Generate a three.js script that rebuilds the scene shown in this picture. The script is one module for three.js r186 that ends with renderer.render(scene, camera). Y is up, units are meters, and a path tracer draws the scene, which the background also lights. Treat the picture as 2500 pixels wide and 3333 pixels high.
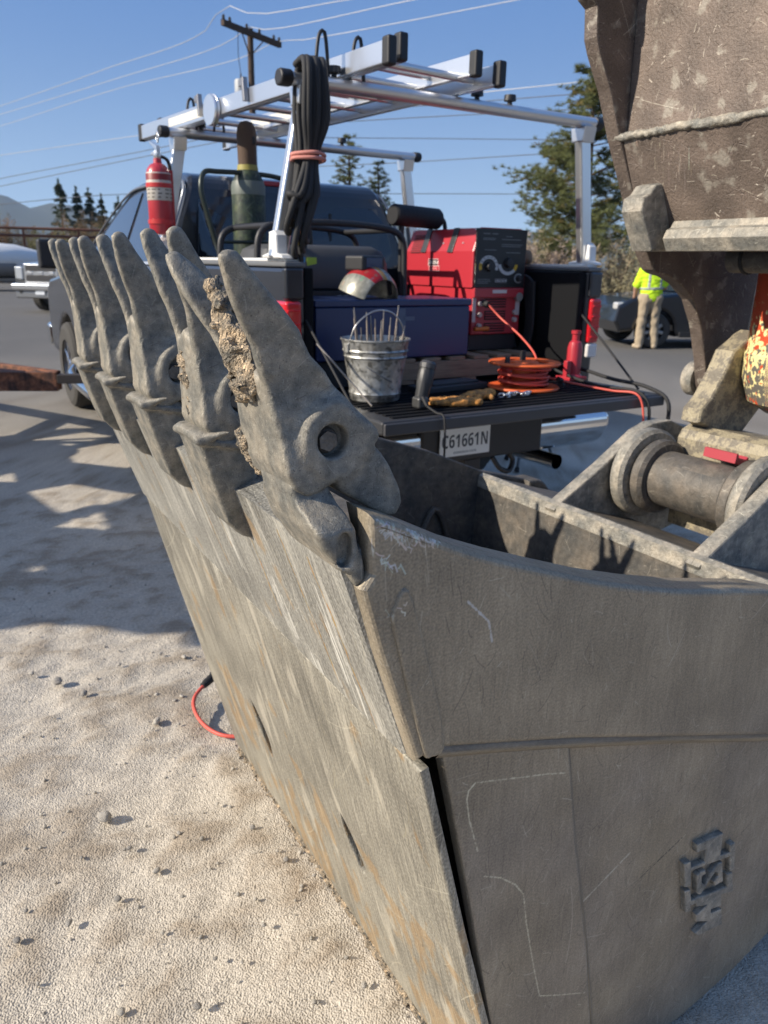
import * as THREE from 'three';
import { RoundedBoxGeometry } from 'three/addons/geometries/RoundedBoxGeometry.js';
import { mergeGeometries, mergeVertices, toCreasedNormals } from 'three/addons/utils/BufferGeometryUtils.js';

// ------------------------------------------------------------------ camera, sky, sun, exposure
const scene = new THREE.Scene();
const R = Math.PI / 180;
const camera = new THREE.PerspectiveCamera(67.3, 768 / 1024, 0.05, 9000);
camera.position.set(0, 1.46, 0);
camera.rotation.order = 'YXZ';
camera.rotation.set(-17.87 * R, 0, 1.07 * R);
camera.focus = 0.95;
camera.userData.fStop = 9;
scene.add(camera);

const SUN = new THREE.Vector3(-0.847, 0.5, 0.18).normalize();
const sun = new THREE.DirectionalLight(new THREE.Color(1.0, 0.9, 0.76), 5.0);
sun.position.copy(SUN).multiplyScalar(60);
sun.target.position.set(0, 0, -6);
sun.castShadow = true;
sun.shadow.mapSize.set(4096, 4096);
Object.assign(sun.shadow.camera, { left: -25, right: 25, top: 25, bottom: -25, near: 1, far: 140 });
scene.add(sun, sun.target);

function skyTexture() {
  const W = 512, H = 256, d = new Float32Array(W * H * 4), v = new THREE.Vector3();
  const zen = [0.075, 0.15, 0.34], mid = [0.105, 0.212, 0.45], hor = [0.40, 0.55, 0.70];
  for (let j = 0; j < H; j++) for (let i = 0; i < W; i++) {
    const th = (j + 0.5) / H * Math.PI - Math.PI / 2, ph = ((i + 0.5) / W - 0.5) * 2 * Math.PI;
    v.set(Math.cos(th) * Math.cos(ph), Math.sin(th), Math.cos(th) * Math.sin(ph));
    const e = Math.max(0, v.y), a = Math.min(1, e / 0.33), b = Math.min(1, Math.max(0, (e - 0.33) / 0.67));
    const g = Math.max(0, v.dot(SUN)), glow = 0.32 * Math.pow(g, 3) + 0.5 * Math.pow(g, 30);  // broad sun aureole added to lift the shadows with neutral fill
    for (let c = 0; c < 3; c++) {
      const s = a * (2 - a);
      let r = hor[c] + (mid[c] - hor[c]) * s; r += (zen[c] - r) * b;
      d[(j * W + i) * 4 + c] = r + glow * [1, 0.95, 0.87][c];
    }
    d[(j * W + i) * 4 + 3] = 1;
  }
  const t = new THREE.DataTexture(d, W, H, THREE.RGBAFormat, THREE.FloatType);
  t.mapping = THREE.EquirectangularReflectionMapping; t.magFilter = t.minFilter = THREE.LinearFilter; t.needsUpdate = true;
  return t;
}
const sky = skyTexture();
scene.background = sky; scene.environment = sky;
scene.fog = new THREE.FogExp2(0xb4d2f5, 0.00011);

const renderer = new THREE.WebGLRenderer({ antialias: true });
renderer.setSize(768, 1024);
renderer.toneMapping = THREE.LinearToneMapping;
renderer.toneMappingExposure = 1.36;
renderer.shadowMap.enabled = true;

// ------------------------------------------------------------------ helpers
let seed = 20241;
const rnd = () => { seed = (seed + 0x6D2B79F5) | 0; let t = Math.imul(seed ^ seed >>> 15, 1 | seed); t = t + Math.imul(t ^ t >>> 7, 61 | t) ^ t; return ((t ^ t >>> 14) >>> 0) / 4294967296; };
const rr = (a, b) => a + (b - a) * rnd();
const V = (x, y, z) => new THREE.Vector3(x, y, z);
const clamp = (x, a = 0, b = 1) => Math.min(b, Math.max(a, x));
const sstep = (a, b, x) => { const t = clamp((x - a) / (b - a)); return t * t * (3 - 2 * t); };
const lerp = (a, b, t) => a + (b - a) * t;
const hsh = (x, y, z = 0) => { let h = Math.imul(x | 0, 374761393) ^ Math.imul(y | 0, 668265263) ^ Math.imul(z | 0, 1274126177); h = Math.imul(h ^ h >>> 13, 1274126177); return ((h ^ h >>> 16) >>> 0) / 4294967296; };
const NX = new Float32Array(65536), NY = new Float32Array(65536); for (let i = 0; i < 65536; i++) { const a = hsh(i, i >> 3, 77) * 6.28318; NX[i] = Math.cos(a); NY[i] = Math.sin(a); }
function noise2(x, y, per = 0, s = 0) {       // gradient noise, about 0..1
  const xf = Math.floor(x), yf = Math.floor(y), fx = x - xf, fy = y - yf, u = fx * fx * fx * (fx * (fx * 6 - 15) + 10), v = fy * fy * fy * (fy * (fy * 6 - 15) + 10);
  let x0 = xf, x1 = xf + 1, y0 = yf, y1 = yf + 1;
  if (per) { x0 = ((x0 % per) + per) % per; x1 = x0 + 1 === per ? 0 : x0 + 1; y0 = ((y0 % per) + per) % per; y1 = y0 + 1 === per ? 0 : y0 + 1; }
  const sx = s * 57, sy = s * 131, r0 = ((y0 + sy) & 255) << 8, r1 = ((y1 + sy) & 255) << 8, c0 = (x0 + sx) & 255, c1 = (x1 + sx) & 255;
  const i = r0 | c0, j = r0 | c1, k = r1 | c0, l = r1 | c1, gx = fx - 1, gy = fy - 1;
  const a = NX[i] * fx + NY[i] * fy, b = NX[j] * gx + NY[j] * fy, c = NX[k] * fx + NY[k] * gy, d = NX[l] * gx + NY[l] * gy;
  return 0.5 + 0.95 * (a + (b - a) * u + (c - a) * v + (a - b - c + d) * u * v);
}
const fbm = (x, y, o = 4, per = 0, s = 0) => { let r = 0, a = 0.5, f = 1; for (let i = 0; i < o; i++) { r += a * noise2(x * f, y * f, per * f, s + i); a *= 0.5; f *= 2; } return r / (1 - Math.pow(0.5, o)); };
function noise3(x, y, z) {
  const zi = Math.floor(z), f = z - zi, w = f * f * (3 - 2 * f);
  return lerp(noise2(x, y, 0, zi * 7 + 3), noise2(x, y, 0, zi * 7 + 10), w);
}
const lin = c => { c /= 255; return c <= 0.04045 ? c / 12.92 : Math.pow((c + 0.055) / 1.055, 2.4); };

// texture from a per-pixel function, then strokes; size in metres (uv are metres)
function tex(n, m, px, draw, colour = true) {
  const c = document.createElement('canvas'); c.width = Array.isArray(n) ? n[0] : n; c.height = Array.isArray(n) ? n[1] : n;
  const g = c.getContext('2d');
  if (px) {
    const im = g.createImageData(c.width, c.height), d = im.data;
    for (let j = 0; j < c.height; j++) for (let i = 0; i < c.width; i++) {
      const p = px(i / c.width, j / c.height), k = (j * c.width + i) * 4;
      if (typeof p === 'number') d[k] = d[k + 1] = d[k + 2] = p; else { d[k] = p[0]; d[k + 1] = p[1]; d[k + 2] = p[2]; }
      d[k + 3] = 255;
    }
    g.putImageData(im, 0, 0);
  }
  if (draw) draw(g, c.width, c.height);
  const t = new THREE.CanvasTexture(c);
  t.wrapS = t.wrapT = THREE.RepeatWrapping; t.magFilter = THREE.LinearFilter; t.anisotropy = 8;
  if (colour) t.colorSpace = THREE.SRGBColorSpace;
  if (m) { const mm = Array.isArray(m) ? m : [m, m]; t.repeat.set(1 / mm[0], 1 / mm[1]); }
  return t;
}
function scratches(g, W, H, n, len, wid, cols, ang = null, spread = Math.PI) {
  for (let i = 0; i < n; i++) {
    const x = rnd() * W, y = rnd() * H, l = len * (0.2 + rnd() * rnd() * 1.6), a = ang === null ? rnd() * Math.PI * 2 : ang + (rnd() - 0.5) * spread;
    g.strokeStyle = cols[Math.floor(rnd() * cols.length)]; g.lineWidth = wid * (0.4 + rnd()); g.lineCap = 'round';
    g.beginPath(); g.moveTo(x, y); const b = a + rr(-0.35, 0.35);
    g.quadraticCurveTo(x + Math.cos(a) * l * 0.5, y + Math.sin(a) * l * 0.5, x + Math.cos(b) * l, y + Math.sin(b) * l); g.stroke();
  }
}
function mat(c, rough = 0.6, metal = 0, o = {}) {
  const { phys, ...p } = o;
  const M = phys ? THREE.MeshPhysicalMaterial : THREE.MeshStandardMaterial;
  return new M({ color: Array.isArray(c) ? new THREE.Color(...c) : new THREE.Color(c), roughness: rough, metalness: metal, ...p });
}
const used = new Map();
function numbered(n) { const k = used.get(n) || 0; used.set(n, k + 1); return k ? n + '_' + String(k).padStart(3, '0') : n; }
function note(o, label, category, group, kind) {
  if (label) o.userData.label = label; if (category) o.userData.category = category;
  if (group) o.userData.group = group; if (kind) o.userData.kind = kind; return o;
}
function shade(o) { o.castShadow = o.receiveShadow = true; return o; }
// a part (parent given) or a top-level mesh
function part(name, geo, m, parent) { const o = shade(new THREE.Mesh(geo, m)); o.name = parent ? name : numbered(name); (parent || scene).add(o); return o; }
function thing(name, label, category, pos = [0, 0, 0], turn = 0, group) {
  const g = new THREE.Group(); g.name = numbered(name); g.position.set(...pos); g.rotation.y = turn; scene.add(g);
  return note(g, label, category, group);
}
function structure(name, geo, m) { return note(part(name, geo, m), null, null, null, 'structure'); }
// uv in metres by the axis each face looks along
function boxUV(geo, flipAxes) {
  const g = geo.index ? geo.toNonIndexed() : geo, p = g.attributes.position, uv = new Float32Array(p.count * 2);
  const a = V(), b = V(), c = V();
  for (let i = 0; i < p.count; i += 3) {
    a.fromBufferAttribute(p, i); b.fromBufferAttribute(p, i + 1); c.fromBufferAttribute(p, i + 2);
    const n = b.clone().sub(a).cross(c.clone().sub(a)), x = Math.abs(n.x), y = Math.abs(n.y), z = Math.abs(n.z);
    [a, b, c].forEach((q, k) => {
      const [s, t] = x >= y && x >= z ? [q.z, q.y] : y >= z ? [q.x, q.z] : [q.x, q.y];
      uv[(i + k) * 2] = s; uv[(i + k) * 2 + 1] = t;
    });
  }
  g.setAttribute('uv', new THREE.BufferAttribute(uv, 2));
  return g;
}
function box(w, h, d, x = 0, y = 0, z = 0, bev = 0.004, seg = 2) {
  const b = Math.min(bev, w * 0.45, h * 0.45, d * 0.45);
  const g = b > 0.0004 ? new RoundedBoxGeometry(w, h, d, seg, b) : new THREE.BoxGeometry(w, h, d);
  g.translate(x, y, z); return boxUV(g);
}
// box between corners
const span = (x0, x1, y0, y1, z0, z1, bev) => box(Math.abs(x1 - x0), Math.abs(y1 - y0), Math.abs(z1 - z0), (x0 + x1) / 2, (y0 + y1) / 2, (z0 + z1) / 2, bev);
function cyl(r0, r1, a, b, seg = 20, open = false) {      // from point a (radius r0) to b (radius r1)
  const d = b.clone().sub(a), L = d.length(), g = new THREE.CylinderGeometry(r1, r0, L, seg, 1, open);
  g.applyQuaternion(new THREE.Quaternion().setFromUnitVectors(V(0, 1, 0), d.normalize())); g.translate((a.x + b.x) / 2, (a.y + b.y) / 2, (a.z + b.z) / 2); return g;
}
// turned shape: profile [r, h] along a -> direction
function turned(profile, at, dir = V(0, 1, 0), seg = 32) {
  const g = new THREE.LatheGeometry(profile.map(p => new THREE.Vector2(Math.max(p[0], 1e-5), p[1])), seg);
  g.applyQuaternion(new THREE.Quaternion().setFromUnitVectors(V(0, 1, 0), dir.clone().normalize())); g.translate(at.x, at.y, at.z); return toCreasedNormals(g, 0.6);
}
function tube(pts, r, seg = 0, rad = 8, closed = false) {
  const c = new THREE.CatmullRomCurve3(pts.map(p => Array.isArray(p) ? V(...p) : p), closed, 'centripetal');
  return new THREE.TubeGeometry(c, seg || pts.length * 8, r, rad, closed);
}
const poly = (pts, holes = []) => { const s = new THREE.Shape(pts.map(p => new THREE.Vector2(p[0], p[1]))); holes.forEach(h => s.holes.push(new THREE.Path(h.map(p => new THREE.Vector2(p[0], p[1]))))); return s; };
// prism: outline in (x, y), thickness along z from z0 to z1, edges chamfered
function prism(pts, z0, z1, bev = 0.004, holes = [], seg = 2) {
  const d = z1 - z0, b = Math.min(bev, d * 0.45);
  const g = new THREE.ExtrudeGeometry(poly(pts, holes), { depth: d - 2 * b, bevelEnabled: b > 0, bevelSize: b, bevelThickness: b, bevelOffset: -b, bevelSegments: seg, curveSegments: 12 });
  g.translate(0, 0, z0 + b); return boxUV(g);
}
// prism whose outline is given in (z, y) and thickness along x
function prismX(pts, x0, x1, bev = 0.004, holes = []) { const g = prism(pts.map(p => [-p[0], p[1]]), x0, x1, bev, holes.map(h => h.map(p => [-p[0], p[1]]))); g.rotateY(Math.PI / 2); return boxUV(g); }
function smooth(pts, n = 6, closed = false) { const c = new THREE.SplineCurve((closed ? [...pts, pts[0]] : pts).map(p => new THREE.Vector2(...p))); return c.getPoints(n * pts.length).map(p => [p.x, p.y]); }
// rings of points joined into a skin, ends closed
function loft(rings, caps = true) {
  const n = rings[0].length, pos = [], idx = [];
  rings.forEach(r => r.forEach(p => pos.push(p[0], p[1], p[2])));
  for (let k = 0; k < rings.length - 1; k++) for (let i = 0; i < n; i++) { const a = k * n + i, b = k * n + (i + 1) % n, c = a + n, d = b + n; idx.push(a, b, d, a, d, c); }
  if (caps) [[0, 1], [rings.length - 1, 0]].forEach(([k, f]) => { const c = rings[k].reduce((s, p) => [s[0] + p[0] / n, s[1] + p[1] / n, s[2] + p[2] / n], [0, 0, 0]), ci = pos.length / 3; pos.push(...c); for (let i = 0; i < n; i++) { const a = k * n + i, b = k * n + (i + 1) % n; f ? idx.push(ci, b, a) : idx.push(ci, a, b); } });
  const g = new THREE.BufferGeometry(); g.setAttribute('position', new THREE.Float32BufferAttribute(pos, 3)); g.setIndex(idx); g.computeVertexNormals();
  return boxUV(toCreasedNormals(g, 0.7));
}
// mesh of a distance field (surface nets)
function nets(f, lo, hi, cell) {
  const n = [0, 1, 2].map(i => Math.ceil((hi[i] - lo[i]) / cell) + 1), [nx, ny, nz] = n, val = new Float32Array(nx * ny * nz);
  const id = (i, j, k) => i + nx * (j + ny * k);
  for (let k = 0; k < nz; k++) for (let j = 0; j < ny; j++) for (let i = 0; i < nx; i++) val[id(i, j, k)] = f(lo[0] + i * cell, lo[1] + j * cell, lo[2] + k * cell);
  const vi = new Int32Array(nx * ny * nz).fill(-1), pos = [], idx = [], E = [[0, 1], [2, 3], [4, 5], [6, 7], [0, 2], [1, 3], [4, 6], [5, 7], [0, 4], [1, 5], [2, 6], [3, 7]];
  for (let k = 0; k < nz - 1; k++) for (let j = 0; j < ny - 1; j++) for (let i = 0; i < nx - 1; i++) {
    const c = []; let m = 0;
    for (let b = 0; b < 8; b++) { c[b] = val[id(i + (b & 1), j + (b >> 1 & 1), k + (b >> 2))]; if (c[b] < 0) m |= 1 << b; }
    if (m === 0 || m === 255) continue;
    let x = 0, y = 0, z = 0, s = 0;
    for (const [a, b] of E) if ((c[a] < 0) !== (c[b] < 0)) { const t = c[a] / (c[a] - c[b]); x += (a & 1) + t * ((b & 1) - (a & 1)); y += (a >> 1 & 1) + t * ((b >> 1 & 1) - (a >> 1 & 1)); z += (a >> 2) + t * ((b >> 2) - (a >> 2)); s++; }
    vi[id(i, j, k)] = pos.length / 3; pos.push(lo[0] + (i + x / s) * cell, lo[1] + (j + y / s) * cell, lo[2] + (k + z / s) * cell);
  }
  for (let k = 1; k < nz - 1; k++) for (let j = 1; j < ny - 1; j++) for (let i = 1; i < nx - 1; i++) {
    const a = val[id(i, j, k)] < 0;
    const q = (b, p) => { if (p.some(v => v < 0)) return; b ? idx.push(p[0], p[1], p[2], p[0], p[2], p[3]) : idx.push(p[0], p[2], p[1], p[0], p[3], p[2]); };
    if (a !== val[id(i + 1, j, k)] < 0) q(a, [vi[id(i, j - 1, k - 1)], vi[id(i, j, k - 1)], vi[id(i, j, k)], vi[id(i, j - 1, k)]]);
    if (a !== val[id(i, j + 1, k)] < 0) q(a, [vi[id(i - 1, j, k - 1)], vi[id(i - 1, j, k)], vi[id(i, j, k)], vi[id(i, j, k - 1)]]);
    if (a !== val[id(i, j, k + 1)] < 0) q(a, [vi[id(i - 1, j - 1, k)], vi[id(i, j - 1, k)], vi[id(i, j, k)], vi[id(i - 1, j, k)]]);
  }
  const g = new THREE.BufferGeometry(); g.setAttribute('position', new THREE.Float32BufferAttribute(pos, 3)); g.setIndex(idx); g.computeVertexNormals(); return g;
}
// uv in metres for a smooth skin, keeping its normals
function skinUV(geo) { const n = geo.toNonIndexed(), k = n.attributes.normal; const g = boxUV(n); g.setAttribute('normal', k); return g; }
const smin = (a, b, k) => { const h = clamp(0.5 + 0.5 * (b - a) / k); return lerp(b, a, h) - k * h * (1 - h); };
const smax = (a, b, k) => -smin(-a, -b, k);
function sdPoly(pts, x, y) {
  let d = 1e9, s = 1;
  for (let i = 0, j = pts.length - 1; i < pts.length; j = i++) {
    const [ax, ay] = pts[i], [bx, by] = pts[j], ex = bx - ax, ey = by - ay, wx = x - ax, wy = y - ay, t = clamp((wx * ex + wy * ey) / (ex * ex + ey * ey));
    const dx = wx - ex * t, dy = wy - ey * t; d = Math.min(d, dx * dx + dy * dy);
    const c1 = y >= ay, c2 = y < by, c3 = ex * wy > ey * wx; if ((c1 && c2 && c3) || (!c1 && !c2 && !c3)) s = -s;
  }
  return s * Math.sqrt(d);
}
function sdCone(p, a, b, ra, rb) { const d = b.clone().sub(a), t = clamp(p.clone().sub(a).dot(d) / d.lengthSq()); return p.distanceTo(a.clone().addScaledVector(d, t)) - lerp(ra, rb, t); }
// ------------------------------------------------------------------ materials of worn steel, paint, ground
const grime = (n, m, base, amp, s, draw) => tex(n, m, (u, v) => {
  const a = fbm(u * 8, v * 8, 5, 8, s) - 0.5, b = noise2(u * 220, v * 220, 220, s + 40) - 0.5, c = fbm(u * 30, v * 30, 3, 30, s + 9) - 0.5;
  const k = 1 + amp * (a * 1.5 + b * 0.5 + c * 0.9), w = a * amp * 30;
  return [clamp(base[0] * k + w, 0, 255), clamp(base[1] * k, 0, 255), clamp(base[2] * k - w, 0, 255)];
}, draw);
const bumpOf = (n, m, s, draw) => tex(n, m, (u, v) => 128 + 90 * (fbm(u * 60, v * 60, 4, 60, s) - 0.5) + 40 * (noise2(u * 260, v * 260, 260, s + 5) - 0.5), draw, false);
const steelBump = bumpOf(640, 0.5, 3, (g, W, H) => { scratches(g, W, H, 160, 90, 1.6, ['rgba(40,40,40,.5)', 'rgba(220,220,220,.4)']); });
const castBump = tex(512, 0.14, (u, v) => 128 + 120 * (fbm(u * 20, v * 20, 5, 20, 8) - 0.5) + 50 * (noise2(u * 120, v * 120, 120, 11) - 0.5), null, false);
const castSteel = mat(0xffffff, 0.62, 0.25, { map: grime(640, 0.3, [128, 124, 114], 0.34, 21, (g, W, H) => { scratches(g, W, H, 260, 40, 1.5, ['rgba(205,202,190,.35)', 'rgba(60,58,55,.35)']); for (let i = 0; i < 2600; i++) { g.fillStyle = rnd() < 0.6 ? `rgba(58,54,50,${rr(0.15, 0.5)})` : `rgba(200,194,178,${rr(0.15, 0.45)})`; g.beginPath(); g.ellipse(rnd() * W, rnd() * H, rr(0.6, 2.6), rr(0.6, 1.8), rnd() * 3, 0, 7); g.fill(); } }), bumpMap: castBump, bumpScale: 0.0014 });
const darkSteel = mat(0xffffff, 0.6, 0.25, { map: grime(640, 0.6, [96, 91, 84], 0.36, 31, (g, W, H) => scratches(g, W, H, 420, 34, 1.6, ['rgba(190,185,170,.45)', 'rgba(50,46,44,.4)', 'rgba(150,140,125,.4)'])), bumpMap: steelBump, bumpScale: 0.002 });
const wornEdge = mat(0xffffff, 0.6, 0.25, { map: grime(640, 0.4, [146, 141, 130], 0.36, 37, (g, W, H) => scratches(g, W, H, 420, 34, 1.8, ['rgba(225,220,200,.5)', 'rgba(75,70,65,.5)'])), bumpMap: castBump, bumpScale: 0.003 });
// brown painted plate of the thumb: scraped down to pale metal
const thumbMat = mat(0xffffff, 0.6, 0.1, {
  map: tex(1280, 0.9, (u, v) => {
    const a = fbm(u * 9, v * 9, 5, 9, 51) - 0.5, b = noise2(u * 300, v * 300, 300, 52) - 0.5, c = sstep(0.62, 0.78, fbm(u * 17, v * 17, 4, 17, 53) + 0.25 * (fbm(u * 5, v * 5, 3, 5, 54) - 0.5));
    const k = 1 + a * 0.5 + b * 0.28; return [lerp(106 * k, 156, c * 0.7), lerp(94 * k, 150, c * 0.7), lerp(85 * k, 138, c * 0.7)];
  }, (g, W, H) => {
    scratches(g, W, H, 700, 28, 1.4, ['rgba(222,214,198,.6)', 'rgba(160,150,135,.55)', 'rgba(70,56,48,.6)', 'rgba(226,219,200,.65)']);
    scratches(g, W, H, 300, 22, 3.0, ['rgba(222,214,196,.65)', 'rgba(190,182,166,.6)', 'rgba(66,56,50,.45)']);
    for (let k = 0; k < 15; k++) { const x = rnd() * W, y = rnd() * H, l = rr(14, 120), a = rnd() < 0.7 ? rr(1.2, 1.9) : rr(0, 3), n = rr(8, 60), sp = rr(0.15, 0.7); for (let i = 0; i < n; i++) { g.strokeStyle = `rgba(${rr(185, 225)},${rr(180, 215)},${rr(165, 200)},${rr(0.1, 0.55)})`; g.lineWidth = rr(0.5, 3.4) * rnd() + 0.4; const o = rr(-1, 1) * l * sp, q = rr(-0.4, 0.4) * l, xx = x + Math.sin(a) * o + Math.cos(a) * q, yy = y - Math.cos(a) * o + Math.sin(a) * q, e = l * rr(0.1, 0.6); g.beginPath(); g.moveTo(xx, yy); g.lineTo(xx + Math.cos(a) * e + rr(-4, 4), yy + Math.sin(a) * e); g.stroke(); } }
    scratches(g, W, H, 60, 150, 1.8, ['rgba(214,206,190,.6)', 'rgba(60,50,45,.5)']);
  }), bumpMap: bumpOf(640, 0.45, 57, (g, W, H) => scratches(g, W, H, 420, 34, 2, ['rgba(20,20,20,.6)', 'rgba(235,235,235,.5)'])), bumpScale: 0.004
});
const creamPaint = mat(0xffffff, 0.62, 0.05, {
  map: tex(640, 0.5, (u, v) => { const a = fbm(u * 14, v * 14, 5, 14, 61), c = sstep(0.36, 0.66, a + 0.3 * (noise2(u * 60, v * 60, 60, 62) - 0.5)), k = 0.9 + 0.2 * noise2(u * 150, v * 150, 150, 63); return [lerp(152, 112, c) * k, lerp(142, 105, c) * k, lerp(118, 92, c) * k]; },
    (g, W, H) => scratches(g, W, H, 200, 30, 1.6, ['rgba(215,208,185,.5)', 'rgba(70,66,60,.55)'])), bumpMap: steelBump, bumpScale: 0.002
});
const orangePaint = mat(0xffffff, 0.6, 0, {
  map: tex([512, 512], [1, 0.56], (u, v) => {
    const h = 1 - v, n = fbm(u * 44, v * 22, 5, 22, 71), chip = sstep(0.50, 0.56, n + 0.42 * sstep(0.62, 0.25, h) - 0.22), d = sstep(0.55, 0.62, fbm(u * 64, v * 32, 4, 32, 72) + 0.3 * sstep(0.4, 0.05, h) - 0.06), k = 0.92 + 0.16 * noise2(u * 200, v * 200, 200, 73);
    const c = [lerp(186, 226, chip), lerp(72, 212, chip), lerp(38, 150, chip)]; return [lerp(c[0], 96, d * chip) * k, lerp(c[1], 92, d * chip) * k, lerp(c[2], 84, d * chip) * k];
  })
});
const rustSteel = mat(0xffffff, 0.8, 0.1, { map: grime(512, 0.8, [112, 74, 56], 0.7, 77), bumpMap: castBump, bumpScale: 0.002 });
const soil = mat(0xffffff, 0.95, 0, { map: grime(512, 0.2, [143, 130, 111], 0.9, 81), bumpMap: tex(512, 0.08, (u, v) => 255 * fbm(u * 24, v * 24, 5, 24, 82), null, false), bumpScale: 0.006 });
const aluminium = mat([0.72, 0.73, 0.74], 0.36, 0.85);
const aluBright = mat([0.8, 0.81, 0.82], 0.28, 0.9);
const chrome = mat([0.78, 0.79, 0.8], 0.1, 1);
const whitePaint = mat([0.72, 0.72, 0.7], 0.45);
const blackPlastic = mat([0.018, 0.018, 0.02], 0.5);
const blackRubber = mat([0.02, 0.02, 0.021], 0.75);
const navyPaint = mat([0.006, 0.008, 0.014], 0.4, 0, { phys: 1, clearcoat: 1, clearcoatRoughness: 0.06 });
const darkGlass = mat([0.01, 0.013, 0.018], 0.06, 0, { phys: 1, clearcoat: 1, clearcoatRoughness: 0.02 });
const bedLiner = mat([0.01, 0.0105, 0.012], 0.7, 0, { phys: 1, specularIntensity: 0.15, bumpMap: castBump, bumpScale: 0.001 });
const redPaint = mat([0.42, 0.022, 0.035], 0.42, 0, { phys: 1, clearcoat: 0.5, clearcoatRoughness: 0.25 });
const cableRed = mat([0.62, 0.10, 0.07], 0.5);
const reelOrange = mat([0.72, 0.13, 0.03], 0.5);
const STONES = [[-0.749, -1.744, 0.0177], [-0.34, -1.719, 0.0077], [-0.455, -1.81, 0.0056], [-0.553, -1.556, 0.0082], [-0.62, -1.465, 0.0087], [-0.099, -1.533, 0.0086], [-0.26, -1.397, 0.0069], [-0.352, -1.305, 0.0047], [-0.314, -1.253, 0.0039], [-0.023, -1.246, 0.0071], [-0.365, -1.19, 0.0084], [-0.516, -1.173, 0.0092], [-0.533, -1.692, 0.0062], [-0.646, -1.634, 0.0062], [-0.292, -1.473, 0.0056], [-0.157, -1.552, 0.0058], [-0.234, -1.603, 0.0081], [-0.486, -1.37, 0.0056], [-0.708, -1.391, 0.0086], [-0.805, -1.342, 0.0079], [-0.74, -2.208, 0.013], [-0.292, -1.299, 0.004], [-0.757, -1.597, 0.0046], [-0.261, -1.634, 0.0059], [-0.664, -2.199, 0.0055], [-0.822, -1.425, 0.0052], [-0.761, -2.649, 0.0095], [-0.989, -2.582, 0.0095], [-1.043, -2.373, 0.0129], [-0.789, -2.377, 0.0075], [-0.715, -2.341, 0.0062], [-0.737, -2.208, 0.0083], [-0.699, -2.369, 0.0075], [-0.564, -2.238, 0.0047], [-1.167, -2.448, 0.0167], [-1.285, -2.503, 0.011], [-0.86, -2.672, 0.0082]] ;
const CORD = { cord: [[0.226, 0.012, 0.098], [0.13, 0.012, 0.081], [0.044, 0.012, 0.073], [-0.027, 0.014, 0.019], [-0.075, 0.03, -0.051], [-0.085, 0.04, -0.107], [-0.069, 0.05, -0.157]] , plug: [-0.068, 0.05, -0.166] , dir: [0.037, 0.005, -0.096] }; // len 0.10300485425454473
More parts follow.
